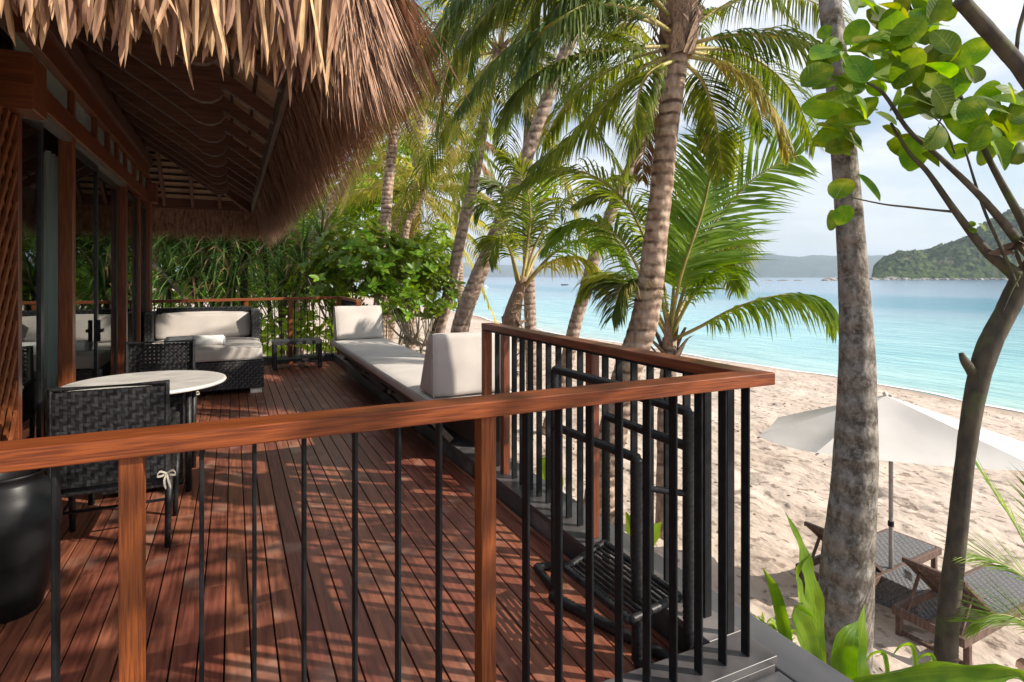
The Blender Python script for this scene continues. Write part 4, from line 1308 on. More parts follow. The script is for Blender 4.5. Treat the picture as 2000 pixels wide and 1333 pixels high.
G().lathe([(.0, 0), (.02, 0), (.02, .02), (.0, .04)], ap, 12).build('finial', M['canopy'], um, smooth=True)
G().lathe([(0, 0), (.028, 0), (.028, .05), (0, .05)], (uc.x, uc.y, -1.03), 12).build('collar', M['metal'], um)

def make_lounger(label):
    t = thing('sun_lounger', label, 'sun lounger', (0, 0, 0), 'sun loungers on the sand')
    # local: length +x, width y in (-.68, 0)
    W_ = .68; zs = .34
    for y in (-.03, -W_ + .03):
        G().box((1.0, y, zs), (2.0, .045, .10)).build('side_rail', M['lounger'], t, bevel=.006)
    for x in (.02, 1.98):
        G().box((x, -W_ / 2, zs - .001), (.045, W_ - .02, .098)).build('end_rail', M['lounger'], t, bevel=.006)
    for x in (.10, 1.85):
        for y in (-.03, -W_ + .03):
            G().box((x, y, (zs - .05) / 2), (.055, .055, zs - .052)).build('leg', M['lounger'], t, bevel=.005)
        G().box((x, -W_ / 2, .06), (.04, W_ - .12, .04)).build('foot_rail', M['lounger'], t)
    g = G()
    weave(g, (.70, -W_ + .06, zs + .052), (1, 0, 0), (0, 1, 0), 1.25, W_ - .12, .045, .08, .004)
    g.box((1.32, -W_ / 2, zs + .03), (1.26, W_ - .10, .02))
    g.build('seat_weave', M['mesh'], t)
    # raised backrest
    a = math.radians(42); c, s_ = math.cos(a), math.sin(a); Lb = .80
    def bp(d, y, off=0): return V((.72 - d * c - off * s_, y, zs + .05 + d * s_ - off * c))
    fr = G()
    for y in (-.07, -W_ + .07):
        fr.bar(bp(0, y), bp(Lb, y), .045, .035)
    fr.bar(bp(Lb, -.05), bp(Lb, -W_ + .05), .04, .05)
    fr.bar(bp(.02, -.05), bp(.02, -W_ + .05), .04, .04)
    fr.build('backrest_frame', M['lounger'], t)
    for i in range(1, 6):
        y = -.09 - i * (W_ - .18) / 6
        G().bar(bp(0.02, y, .012), bp(Lb - .02, y, .012), .012, .008).build('backrest_slat', M['lounger'], t)
    g = G()
    o_ = bp(.02, -W_ + .08)
    weave(g, o_, (0, 1, 0), (bp(1, 0) - bp(0, 0)), W_ - .16, Lb - .04, .05, .12, .004)
    g.build('backrest_weave', M['lounger'], t)
    G().bar(bp(.5, -.10, .01), V((.12, -.10, zs)), .025, .03).bar(bp(.5, -W_ + .10, .01), V((.12, -W_ + .10, zs)), .025, .03).build('prop_strut', M['lounger'], t)
    return t
l1 = make_lounger('brown lounger with raised woven back beside the umbrella pole, nearest the terrace')
def seat_at(o, u, v, Z, rot):
    p = foot(u, Z); o.location = (p.x, p.y, p.z + .04); o.rotation_euler = (0, 0, rot); o.scale = (.86, .86, .76)
seat_at(l1, 1740, 0, 5.25, math.radians(2))
l2 = copy_tree(l1); seat_at(l2, 1552, 0, 6.0, math.radians(4))
l2['label'] = 'brown lounger half hidden behind the thick grey palm trunk'
l3 = copy_tree(l1); seat_at(l3, 806, 0, 26, math.radians(-20))
l3['label'] = 'small distant lounger alone on the bright sand beyond the daybed'
tp = foot(1772, 5.75)
wt = thing('beach_side_table', 'square grey rattan side table on the sand between the two loungers', 'side table', tp)
woven_box('body', tp.x - .22, tp.x + .22, tp.y - .22, tp.y + .22, tp.z + .05, tp.z + .34, wt, 'mesh', .03, .08)
G().box((tp.x, tp.y, tp.z + .03), (.34, .34, .06)).build('base', M['lounger'], wt)
for i in range(5):
    G().tube([(tp.x - .05 + i * .03, tp.y - .08 + .02 * i, tp.z + .352), (tp.x - .02 + i * .03, tp.y + .0 + .02 * i, tp.z + .352)], .006, 5).build('top_strand', M['rock'], wt)

# driftwood
a_, b_ = onz(1385, 795, -2.42), onz(1483, 829, -2.30)
dw = thing('driftwood_log', 'bleached driftwood log lying on the sand beyond the railing corner', 'log', (a_ + b_) / 2)
pts = cat_rom([a_, a_.lerp(b_, .35) + V((0, 0, .08)), a_.lerp(b_, .7), b_ + V((0, 0, .05))], 14)
G().tube(pts, [.10 + .03 * noise.noise(V((i * .6, 0, 0))) for i in range(15)], 10, jit=.08).build('trunk', M['drift'], dw)
g = G()
for i in range(7):
    d = V((R(-.2, .5), R(-.5, .2), R(-.2, .4)))
    g.tube([b_ + V((0, 0, .05)), b_ + d * .35], [.035, .012], 6)
g.build('broken_end', M['drift'], dw)

# ================================================================ PALMS
UP = V((0, 0, 1))
def leaflets(g, rp, L_, hang, n, wid, start=.14, fwd=.55, seg=4, lift=.15, twist=0.0, tipk=.35):
    m = len(rp) - 1
    for i in range(n):
        t = start + (1 - start) * (i + .5) / n
        k_ = min(int(t * m), m - 1); f_ = t * m - k_
        p = rp[k_].lerp(rp[k_ + 1], f_)
        T = (rp[min(k_ + 2, m)] - rp[max(k_ - 1, 0)]).normalized()
        S = T.cross(UP)
        if S.length < .12: S = T.cross(V((ST, CT, 0)))
        S.normalize(); Nn = S.cross(T).normalized()
        if twist:
            S = (S * math.cos(twist) + Nn * math.sin(twist)); Nn = S.cross(T).normalized()
        u = (t - start) / (1 - start)
        ll = L_ * (min(1, .45 + u * 3.0)) * (1 - (1 - tipk) * max(0, (u - .45) / .55) ** 1.4)
        for sg in (-1, 1):
            l = ll * R(.82, 1.1)
            ff = fwd * (1 + .9 * u) * R(.8, 1.2)
            d = (S * sg + T * ff + Nn * (lift + R(-.18, .18))).normalized()
            q = p.copy(); pts = [q.copy()]
            st_ = l / seg
            h = hang * R(.75, 1.3)
            for s_ in range(seg):
                d = (d - UP * h * (s_ + .6) / seg).normalized()
                q = q + d * st_; pts.append(q.copy())
            wv = T - d * T.dot(d)
            if wv.length < .1: wv = d.orthogonal()
            wv.normalize()
            wv = (wv + d.cross(wv) * R(-.5, .5)).normalized()
            w0 = wid * R(.8, 1.15)
            ws = [w0 * .5, w0, w0 * .85, w0 * .5, 0][:seg] + [0]
            g.blade(pts, ws, wv)

def frond(parent, pts, L_=.7, hang=.35, n=55, wid=.014, m='palm', start=.16, r0=.02, name='frond', twist=0, fwd=.55, seg=4, lift=.15, res=16):
    rp = cat_rom(pts, res)
    g = G(); leaflets(g, rp, L_, hang, n, wid, start, fwd, seg, lift, twist)
    o = g.build(name, M[m], parent)
    k = len(rp)
    s_ = G().tube(rp, [r0 * (1 - .88 * i / (k - 1)) for i in range(k)], 5)
    s_.build('midrib', M['rachis'], o, smooth=True)
    return o

def auto_rachis(c, az, el, ln, droop, n=6):
    d = V((math.cos(az) * math.cos(el), math.sin(az) * math.cos(el), math.sin(el)))
    pts = []
    for i in range(n + 1):
        t = i / n
        p = c + d * ln * t - UP * droop * ln * t ** 2
        pts.append(p)
    # rescale so that length stays about ln
    return pts

def trunk(parent, pts, rad, m, ring=0.0, nseg=None, sides=16, name='trunk', top=None):
    tot = sum((V(b) - V(a)).length for a, b in zip(pts, pts[1:]))
    n = nseg or max(12, int(tot / .05))
    ps = cat_rom(pts, n); rs = lerp_list(rad, n)
    g = G(); base = len(g.v)
    ph = R(0, 9)
    acc = 0; up = None; up2 = None
    for i, p in enumerate(ps):
        t = (ps[min(i + 1, n)] - ps[max(i - 1, 0)]).normalized()
        if up is None: up = V((1, 0, 0))
        a = (up - t * up.dot(t)).normalized(); up = a; b = t.cross(a)
        if i: acc += (ps[i] - ps[i - 1]).length
        f_ = 1
        if ring:
            ccc = (acc + .02 * noise.noise(V((acc * 3, ph, 0)))) / ring % 1.0
            f_ = 1 + .07 * (1 - ccc) - .035
        for j in range(sides):
            an = 2 * math.pi * j / sides
            k_ = f_ * (1 + .045 * noise.noise(V((math.cos(an) * 1.5 + ph, math.sin(an) * 1.5, acc * 2.2))) + .02 * noise.noise(V((math.cos(an) * 5, math.sin(an) * 5 + ph, acc * 9))))
            g.v.append(p + (a * math.cos(an) + b * math.sin(an)) * rs[i] * k_)
    for i in range(n):
        for j in range(sides):
            j2 = (j + 1) % sides
            g.f.append((i * sides + j, i * sides + j2, (i + 1) * sides + j2, (i + 1) * sides + j))
    g.f.append(tuple(n * sides + j for j in range(sides)))
    return g.build(name, M[m], parent, smooth=True)

def boots(parent, c, dirn, r, h, n, m='boot', ln=.35):
    # fibrous frond bases round the crown shaft
    for i in range(n):
        a = i * 2.4 + R(-.3, .3); t = i / n
        o_ = V((math.cos(a), math.sin(a), 0))
        p = c + dirn * (t * h - h * .5) + o_ * r * .8
        g = G()
        s_ = o_.cross(UP)
        d = (o_ * R(.25, .6) + UP * R(.5, 1)).normalized()
        q = p + d * ln * R(.6, 1.1)
        pts = [p - d * .05, p + d * ln * .35 + o_ * .01, p + d * ln * .7 + o_ * .03, q + o_ * R(.02, .1)]
        g.blade(pts, [r * .55, r * .42, r * .22, 0], s_)
        g.blade([x_ + o_ * .012 for x_ in pts], [r * .55, r * .42, r * .22, 0], s_)
        g.build('frond_boot', M[m], parent)

def palm(label, base, path, rad, m='trunkC', crown=None, ring=.0, kinds=('palm',), n=20, L_=2.8, leaf=.55, droop=.45, wid=.016, nl=46, elmin=-.5, boot=True, sides=14, group='coconut palms around the terrace', seg=4, hang=.5, azs=None):
    b = foot(*base)
    t = thing('coconut_palm', label, 'palm tree', (b.x, b.y, b.z), group)
    pts = [b] + [at(*p) for p in path]
    trunk(t, pts, rad, m, ring, sides=sides)
    c = pts[-1]
    dr = (pts[-1] - pts[-2]).normalized()
    if boot: boots(t, c, dr, rad[-1] * 1.1, .4, 9)
    for i in range(n):
        az = i * 2.39996 + R(-.25, .25) if azs is None else R(*azs)
        u = (i + .5) / n
        el = 1.25 - (1.25 - elmin) * u + R(-.1, .1)
        l = L_ * R(.85, 1.1)
        kd = kinds[i % len(kinds)] if u < .9 or 'palmdry' not in kinds else 'palmdry'
        frond(t, auto_rachis(c + dr * R(-.1, .15), az, el, l, droop * R(.7, 1.3)), leaf, hang, nl, wid, kd, seg=seg, r0=.022, twist=R(-.4, .4), fwd=.5)
    return t, c

def px_frond(t, pts, **k):
    frond(t, [at(*p) for p in pts], **k)

# P1 the big ringed palm in the middle
p1, c1 = palm('thick ringed coconut palm just beyond the side railing, fibrous brown crown base at the top', (1160, 6.95),
              [(1185, 900, 6.85), (1222, 740, 6.7), (1260, 620, 6.5), (1285, 430, 6.3), (1303, 260, 6.1), (1322, 110, 6.0), (1330, 0, 5.9)],
              [.23, .18, .16, .155, .122, .112, .118, .14], 'trunkA', ring=.075, n=9, L_=2.8, elmin=.75, kinds=('palm', 'palmdark'), sides=22, leaf=.55, nl=60)
for i in range(60):
    a = R(0, 6.28); tt = R(-.3, .85)
    g = G(); o_ = V((math.cos(a), math.sin(a), 0)); p = at(1326, 85, 5.97) + UP * tt * .6 + o_ * (.13 + .07 * max(0, tt))
    s_ = o_.cross(UP)
    pts = [p, p + o_ * .05 + UP * .12, p + o_ * R(.06, .13) + UP * .25, p + o_ * R(.05, .24) + UP * R(.1, .42)]
    g.blade(pts, [.075, .06, .035, 0], (s_ + UP * R(-.3, .3)).normalized()); g.build('frond_boot', M['boot'], p1)
Z1 = 5.95
for pts, kw in (
    ([(1322, 105, Z1), (1240, 140, 6.0), (1180, 205, 6.1), (1110, 275, 6.2), (1045, 325, 6.3)], dict(m='palm', L_=.62, hang=.8)),
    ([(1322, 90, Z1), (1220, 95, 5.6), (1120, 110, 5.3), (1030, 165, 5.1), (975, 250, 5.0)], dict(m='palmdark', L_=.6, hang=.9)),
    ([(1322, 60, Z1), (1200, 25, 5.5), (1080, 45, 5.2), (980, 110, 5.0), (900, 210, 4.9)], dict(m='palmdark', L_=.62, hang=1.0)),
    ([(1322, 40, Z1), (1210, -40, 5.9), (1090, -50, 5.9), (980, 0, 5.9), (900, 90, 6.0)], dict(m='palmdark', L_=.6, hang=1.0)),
    ([(1322, 115, Z1), (1262, 150, 5.6), (1240, 230, 5.5), (1226, 330, 5.5)], dict(m='palm', L_=.5, hang=.8)),
    ([(1335, 118, Z1), (1285, 190, 6.6), (1262, 260, 6.9), (1255, 350, 7.1)], dict(m='palmdry', L_=.45, hang=.9)),
    ([(1322, 70, Z1), (1240, 20, 5.3), (1150, 10, 4.9), (1070, 60, 4.7), (1010, 150, 4.6)], dict(m='palmdark', L_=.55, hang=1.0)),
    ([(1322, 50, Z1), (1260, -20, 5.6), (1190, -40, 5.4), (1110, -10, 5.2), (1060, 60, 5.1)], dict(m='palmdark', L_=.6, hang=1.1)),
    ([(1318, 95, Z1), (1250, 110, 6.6), (1170, 150, 7.0), (1100, 210, 7.3), (1060, 280, 7.5)], dict(m='palm', L_=.6, hang=.9)),
    ([(1340, 88, Z1), (1420, 70, 5.8), (1510, 68, 5.7), (1590, 88, 5.6), (1650, 135, 5.6)], dict(m='palmdark', L_=.55, hang=.9)),
    ([(1340, 95, Z1), (1420, 98, 6.1), (1490, 125, 6.2), (1550, 185, 6.3), (1592, 285, 6.4)], dict(m='palm', L_=.55, hang=.8)),
    ([(1340, 110, Z1), (1410, 125, 5.8), (1470, 165, 5.7), (1515, 230, 5.6), (1540, 300, 5.6)], dict(m='palmyel', L_=.45, hang=.8)),
    ([(1338, 122, Z1), (1375, 165, 6.2), (1398, 240, 6.3), (1412, 340, 6.4)], dict(m='palm', L_=.55, hang=.5)),
    ([(1338, 60, Z1), (1420, 10, 6.2), (1510, -15, 6.4), (1600, 10, 6.6), (1670, 70, 6.8)], dict(m='palm', L_=.55, hang=.8)),
    ([(1330, 20, Z1), (1400, -70, 5.8), (1470, -90, 5.8), (1560, -60, 5.8)], dict(m='palm', L_=.55, hang=.9)),
    ([(1340, 100, Z1), (1392, 112, 6.3), (1450, 150, 6.6), (1480, 210, 6.8), (1492, 270, 6.9)], dict(m='palm', L_=.5, hang=.7)),
):
    px_frond(p1, pts, n=92, wid=.0125, r0=.024, **kw)
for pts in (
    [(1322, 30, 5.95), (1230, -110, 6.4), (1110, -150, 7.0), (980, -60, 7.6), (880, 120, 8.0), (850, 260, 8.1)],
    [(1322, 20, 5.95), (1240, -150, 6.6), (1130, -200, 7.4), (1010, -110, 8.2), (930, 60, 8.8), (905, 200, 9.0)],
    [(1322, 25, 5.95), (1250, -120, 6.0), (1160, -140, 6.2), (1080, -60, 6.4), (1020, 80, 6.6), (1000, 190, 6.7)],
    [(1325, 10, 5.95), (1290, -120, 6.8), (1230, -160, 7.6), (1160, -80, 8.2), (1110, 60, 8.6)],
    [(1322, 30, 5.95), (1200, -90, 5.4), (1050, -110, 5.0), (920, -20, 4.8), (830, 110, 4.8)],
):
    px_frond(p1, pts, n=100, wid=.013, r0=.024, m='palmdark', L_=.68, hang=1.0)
# P7 young palm right behind it
b7 = foot(1300, 7.4)
p7 = thing('young_palm', 'young bright green palm arching its fronds out to the right behind the ringed trunk', 'palm tree', b7)
trunk(p7, [b7, at(1302, 800, 7.4), at(1308, 660, 7.4)], [.13, .11, .09], 'trunkC', .06)
boots(p7, at(1306, 680, 7.4), UP, .11, .35, 10, ln=.4)
Z7 = 7.4
for pts, kw in (
    ([(1310, 660, Z7), (1325, 605, Z7), (1344, 542, 7.2), (1368, 488, 7.1), (1404, 425, 7.0), (1464, 356, 6.9), (1530, 315, 6.8), (1562, 303, 6.8)], dict(L_=.98, hang=.10, twist=.9, m='palmyoung', lift=.1)),
    ([(1312, 665, Z7), (1365, 640, 7.1), (1430, 605, 6.9), (1500, 582, 6.7), (1560, 576, 6.6), (1605, 592, 6.5), (1632, 640, 6.5)], dict(L_=.75, hang=1.0, m='palmyoung')),
    ([(1310, 655, Z7), (1338, 560, 7.5), (1368, 485, 7.6), (1405, 455, 7.7), (1432, 490, 7.8), (1440, 560, 7.8)], dict(L_=.65, hang=.6, m='palm')),
    ([(1305, 655, Z7), (1262, 560, 7.2), (1222, 480, 7.0), (1175, 440, 6.9), (1120, 440, 6.8), (1070, 480, 6.8)], dict(L_=.75, hang=.55, m='palmyoung')),
    ([(1305, 655, Z7), (1268, 590, 7.7), (1230, 545, 7.9), (1180, 540, 8.1), (1140, 575, 8.2)], dict(L_=.7, hang=.6, m='palm')),
    ([(1308, 650, Z7), (1318, 540, 7.6), (1325, 430, 7.7), (1312, 330, 7.8), (1288, 260, 7.8)], dict(L_=.7, hang=.25, m='palmyoung')),
    ([(1306, 650, Z7), (1275, 510, 7.3), (1225, 400, 7.2), (1150, 340, 7.1), (1070, 335, 7.0), (1005, 370, 7.0)], dict(L_=.78, hang=.45, m='palm')),
    ([(1308, 655, Z7), (1330, 540, 7.0), (1370, 420, 6.8), (1390, 330, 6.7), (1395, 270, 6.7)], dict(L_=.8, hang=.2, m='palmyoung', twist=.4)),
    ([(1308, 650, Z7), (1290, 520, 7.9), (1250, 420, 8.2), (1190, 380, 8.4), (1130, 400, 8.6)], dict(L_=.7, hang=.5, m='palm')),
    ([(1304, 660, Z7), (1270, 600, 7.0), (1240, 560, 6.7), (1215, 560, 6.6), (1195, 620, 6.5)], dict(L_=.6, hang=.6, m='palmdark')),
    ([(1312, 655, Z7), (1345, 590, 7.3), (1385, 545, 7.2), (1415, 530, 7.2), (1440, 560, 7.2)], dict(L_=.6, hang=.6, m='palmyoung')),
    ([(1308, 650, Z7), (1352, 560, 7.9), (1400, 500, 8.2), (1425, 480, 8.4), (1438, 500, 8.5)], dict(L_=.6, hang=.6, m='palm')),
):
    px_frond(p7, pts, n=92, wid=.016, r0=.026, start=.2, **kw)
# P6 young palm with shaggy boots
b6 = foot(982, 9.6)
p6 = thing('young_palm', 'young palm with shaggy brown leaf boots around its stubby trunk behind the railing', 'palm tree', b6)
trunk(p6, [b6, at(988, 720, 9.6), at(1000, 620, 9.6), at(1022, 540, 9.6)], [.2, .17, .15, .07], 'boot', 0)
for i in range(46):
    t = i / 46
    c = at(985, 740, 9.6).lerp(at(1010, 590, 9.6), t)
    a = i * 2.4; o_ = V((math.cos(a), math.sin(a), 0)); s_ = o_.cross(UP)
    g = G(); r = .19 - .07 * t
    p = c + o_ * r * .75
    dn = R(-.6, .9)
    pts = [p, p + o_ * .06 + UP * .07 * dn, p + o_ * .11 + UP * .14 * dn, p + o_ * R(.1, .2) + UP * R(-.15, .3) * (1 if dn > 0 else -1)]
    g.blade(pts, [.075, .06, .035, 0], (s_ + UP * R(-.4, .4)).normalized()); g.build('leaf_boot', M['boot'], p6)
Z6 = 9.6
for pts, kw in (
    ([(1018, 560, Z6), (1030, 480, 9.5), (1036, 410, 9.4), (1020, 340, 9.3), (985, 300, 9.2)], dict(m='palm', L_=.75, hang=.5)),
    ([(1022, 555, Z6), (1050, 470, 9.6), (1100, 400, 9.6), (1170, 355, 9.6), (1240, 345, 9.6)], dict(m='palm', L_=.8, hang=.5)),
    ([(1012, 560, Z6), (995, 480, 9.8), (975, 420, 9.9), (955, 395, 10), (935, 420, 10)], dict(m='palm', L_=.7, hang=.6)),
    ([(1025, 560, Z6), (1060, 522, 9.3), (1105, 503, 9.1), (1150, 515, 9.0), (1180, 560, 8.9)], dict(m='palmyel', L_=.7, hang=.9)),
    ([(1020, 555, Z6), (1038, 450, 9.8), (1060, 370, 9.9), (1085, 310, 10), (1120, 270, 10)], dict(m='palmyoung', L_=.7, hang=.3)),
    ([(1016, 556, Z6), (1000, 500, 9.2), (985, 470, 9.0), (968, 470, 8.9), (955, 510, 8.8)], dict(m='palm', L_=.6, hang=.7)),
    ([(1022, 555, Z6), (1060, 480, 10), (1120, 440, 10.3), (1180, 450, 10.5), (1220, 500, 10.6)], dict(m='palm', L_=.75, hang=.7)),
    ([(1020, 556, Z6), (1028, 470, 10.2), (1010, 400, 10.6), (975, 360, 10.8), (950, 370, 11)], dict(m='palmdark', L_=.7, hang=.5)),
    ([(1024, 558, Z6), (1075, 500, 9.0), (1130, 470, 8.7), (1190, 480, 8.5), (1235, 530, 8.4)], dict(m='palmyoung', L_=.7, hang=.7)),
):
    px_frond(p6, pts, n=64, wid=.019, r0=.03, start=.22, **kw)

palm('thick grey lichen-spotted palm trunk standing right against the ledge, crown above the picture', (1638, 3.95),
     [(1652, 1150, 3.9), (1668, 950, 3.9), (1674, 760, 3.9), (1668, 560, 3.9), (1652, 340, 3.9), (1630, 90, 3.9), (1618, -60, 3.95), (1600, -500, 4.2), (1570, -1100, 4.6), (1540, -1550, 5.0)],
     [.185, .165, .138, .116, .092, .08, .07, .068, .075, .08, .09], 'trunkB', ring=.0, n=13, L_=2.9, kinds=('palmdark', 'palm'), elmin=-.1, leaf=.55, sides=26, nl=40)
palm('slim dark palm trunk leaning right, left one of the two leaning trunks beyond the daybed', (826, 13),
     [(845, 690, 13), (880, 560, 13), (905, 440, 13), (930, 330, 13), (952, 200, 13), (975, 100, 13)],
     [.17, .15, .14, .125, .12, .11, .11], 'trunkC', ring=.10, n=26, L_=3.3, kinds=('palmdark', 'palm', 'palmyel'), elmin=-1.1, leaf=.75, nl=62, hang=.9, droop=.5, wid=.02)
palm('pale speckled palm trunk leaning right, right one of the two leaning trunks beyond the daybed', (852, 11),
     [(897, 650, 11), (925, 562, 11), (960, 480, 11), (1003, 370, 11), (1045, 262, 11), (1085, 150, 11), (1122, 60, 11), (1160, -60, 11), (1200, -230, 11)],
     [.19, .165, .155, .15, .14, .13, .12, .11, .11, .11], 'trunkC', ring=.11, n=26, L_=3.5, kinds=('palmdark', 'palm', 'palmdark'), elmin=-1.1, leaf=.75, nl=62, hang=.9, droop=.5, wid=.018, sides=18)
palm('mottled palm trunk leaning right between the shaggy young palm and the ringed trunk', (1070, 12),
     [(1100, 740, 12), (1122, 640, 12), (1142, 570, 12), (1162, 500, 12), (1200, 400, 12), (1240, 310, 12), (1275, 215, 12), (1292, 130, 12)],
     [.17, .145, .135, .13, .13, .125, .12, .12, .12], 'trunkC', ring=.10, n=9, L_=2.4, kinds=('palm', 'palmyel'), elmin=.3, leaf=.55, nl=40, hang=.7, droop=.5, wid=.02, sides=16)
palm('straight banded palm trunk at the end of the eaves, above the broad-leaved bush', (742, 15.5),
     [(750, 520, 15.5), (755, 400, 15.5), (763, 320, 15.5), (770, 255, 15.5), (776, 195, 15.5)],
     [.18, .15, .145, .135, .13, .12], 'trunkA', ring=.16, n=18, L_=3.2, kinds=('palmyel', 'palm', 'palmyel'), elmin=-.9, leaf=.6, nl=40, hang=.9, droop=.5, wid=.024)
palm('pale slanting palm trunk showing under the tip of the thatch', (575, 18),
     [(600, 500, 18), (640, 410, 18), (680, 350, 18), (715, 295, 18), (745, 235, 18)],
     [.2, .18, .17, .16, .15, .14], 'trunkC', ring=.12, n=12, L_=3.2, kinds=('palm', 'palmyel'), elmin=-.6, leaf=.6, nl=34, hang=.9, wid=.026)
palm('left of two short slanting palms with yellowing crowns behind the broad-leaved bush', (715, 21),
     [(765, 470, 21), (785, 425, 21), (805, 385, 21)], [.2, .17, .16, .15], 'trunkA', ring=.16, n=16, L_=3.4, kinds=('palmyel', 'palm'), elmin=-.8, leaf=.7, nl=36, hang=.8, droop=.5, wid=.03)
palm('right of two short slanting palms with yellowing crowns behind the broad-leaved bush', (745, 19),
     [(790, 455, 19), (808, 415, 19), (826, 372, 19)], [.2, .16, .15, .14], 'trunkA', ring=.16, n=20, L_=3.3, kinds=('palmyel', 'palmyel', 'palm'), elmin=-.9, leaf=.75, nl=40, hang=.8, droop=.5, wid=.03)
palm('background palm with a tan drooping crown between the two leaning trunks', (905, 30),
     [(890, 400, 30), (880, 330, 30), (872, 270, 30)], [.2, .17, .16, .15], 'trunkC', n=18, L_=4.2, kinds=('palmyel', 'palmdry', 'palm'), elmin=-.9, leaf=.9, nl=34, hang=.9, droop=.5, wid=.045)
palm('tall background palm behind the top of the thatched corner', (800, 22),
     [(815, 300, 22), (828, 180, 22), (838, 80, 22)], [.2, .17, .16, .15], 'trunkC', n=22, L_=4.6, kinds=('palm', 'palmdark', 'palmyel'), elmin=-1.0, leaf=.9, nl=40, hang=.9, droop=.5, wid=.036)
palm('dark background palm crowned at the top between the leaning trunks and the ringed trunk', (1040, 16),
     [(1030, 400, 16), (1035, 220, 16), (1045, 60, 16), (1050, -60, 16)], [.17, .15, .14, .13, .12], 'trunkC', n=20, L_=3.8, kinds=('palmdark', 'palm'), elmin=-1.0, leaf=.7, nl=40, hang=.9, droop=.5, wid=.028)

# ================================================================ BUSHES AND STRAP-LEAVED PLANTS
def leafmesh(name, ln, wd, m, nseg=4, fold=.25, cup=.12, obov=.62):
    g = G(); b = 0
    for i in range(nseg + 1):
        t = i / nseg
        w_ = wd * (math.sin(math.pi * min(1, (t ** (1.0 if obov < .55 else 1.35)) * .96 + .03)) ** (.55 if obov < .55 else .75)) * .5
        if i == 0: w_ = wd * .04
        if i == nseg: w_ = wd * .06
        z = -cup * ln * t * t
        y = t * ln
        g.v += [V((-w_, y, z + w_ * fold)), V((0, y, z)), V((w_, y, z + w_ * fold))]
        if i:
            a = 3 * (i - 1)
            g.f += [(a, a + 1, a + 4, a + 3), (a + 1, a + 2, a + 5, a + 4)]
    return g.mesh(name, m, True)

def orient(d, nrm):
    d = d.normalized(); x = d.cross(nrm)
    if x.length < 1e-3: x = d.orthogonal()
    x.normalize(); z = x.cross(d)
    return Matrix((x, d, z)).transposed()

def bush(name, label, cat, blobs, leafsz, m, nros, per=7, nparts=300, base=None, stem=True, mat_stem='stem', seed=1, up=.8, group=None, massname='foliage'):
    rs = random.Random(seed)
    b = base
    t = thing(name, label, cat, b, group)
    lm = [leafmesh('leaf', leafsz * k_, leafsz * .48, M[m], fold=rs.uniform(.1, .4), cup=rs.uniform(0, .3)) for k_ in (.8, 1.0, 1.15)]
    items = []
    tot = sum(q[3] * q[4] * q[5] for q in blobs) 
    for (cx, cy, cz, rx, ry, rz) in blobs:
        n = max(3, int(nros * rx * ry * rz / tot))
        for i in range(n):
            while True:
                q = V((rs.uniform(-1, 1), rs.uniform(-1, 1), rs.uniform(-1, 1)))
                if .35 < q.length < 1: break
            q = q.normalized() * (q.length ** .5)
            q2 = q * (1 + .25 * noise.noise(q * 2.3 + V((cx, cy, cz))))
            p = V((cx + q2.x * rx, cy + q2.y * ry, cz + q2.z * rz))
            out = (V((q.x, q.y, q.z * .6 + up)) ).normalized()
            tw = rs.uniform(0, 6.28)
            s1 = out.orthogonal().normalized(); s2 = out.cross(s1)
            for j in range(per):
                a = tw + j * 6.283 / per * 1.0 + rs.uniform(-.3, .3)
                rad_ = s1 * math.cos(a) + s2 * math.sin(a)
                d = (rad_ + out * rs.uniform(.1, .9)).normalized()
                items.append((p, orient(d, (out + rad_ * -.3)), rs.randrange(3), rs.uniform(.7, 1.15)))
    items.sort(key=lambda it: (it[0] - camo.location).length)
    # the ones that show: nearest to the camera first
    for p, mt, k_, s_ in items[:nparts]:
        o = bpy.data.objects.new('leaf', lm[k_]); C.objects.link(o); o.parent = t
        o.matrix_local = Matrix.Translation(p - V(b)) @ mt.to_4x4() @ Matrix.Scale(s_, 4)
    if len(items) > nparts:
        g = G()
        for p, mt, k_, s_ in items[nparts:]:
            n0 = len(g.v)
            for v_ in lm[k_].vertices: g.v.append(p + mt @ (v_.co * s_))
            for f_ in lm[k_].polygons: g.f.append(tuple(n0 + i for i in f_.vertices))
        g.build(massname, M[m], t, smooth=True, kind='stuff')
    if stem:
        g = G()
        for (cx, cy, cz, rx, ry, rz) in blobs:
            for j in range(5):
                e = V((cx + rs.uniform(-.7, .7) * rx, cy + rs.uniform(-.7, .7) * ry, cz + rs.uniform(-.5, .6) * rz))
                mid = V(b).lerp(e, .5) + V((rs.uniform(-.2, .2), rs.uniform(-.2, .2), -.1))
                g.tube(cat_rom([V(b) + V((rs.uniform(-.2, .2), rs.uniform(-.2, .2), 0)), mid, e], 8), [.035, .03, .028, .025, .02, .018, .014, .01, .008], 6)
        g.build('branches', M[mat_stem], t, smooth=True)
    return t
def pb(u, v, Z, ru, rv, rd):   # ellipsoid from pixel extents (radii) and depth radius
    p = at(u, v, Z)
    return (p.x, p.y, p.z, ru / F * Z, rd, rv / F * Z)
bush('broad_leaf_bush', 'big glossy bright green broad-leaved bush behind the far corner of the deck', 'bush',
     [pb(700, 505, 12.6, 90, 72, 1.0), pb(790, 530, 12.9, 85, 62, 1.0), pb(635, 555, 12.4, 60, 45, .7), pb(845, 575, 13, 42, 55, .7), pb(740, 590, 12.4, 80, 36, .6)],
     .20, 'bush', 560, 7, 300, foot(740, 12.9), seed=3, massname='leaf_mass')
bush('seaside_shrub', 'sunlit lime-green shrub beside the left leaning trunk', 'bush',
     [pb(850, 490, 16, 42, 55, 1.0), pb(815, 520, 16.5, 50, 60, 1.2)], .17, 'bushlight', 330, 7, 150, foot(840, 16.3), seed=5, massname='leaf_mass')
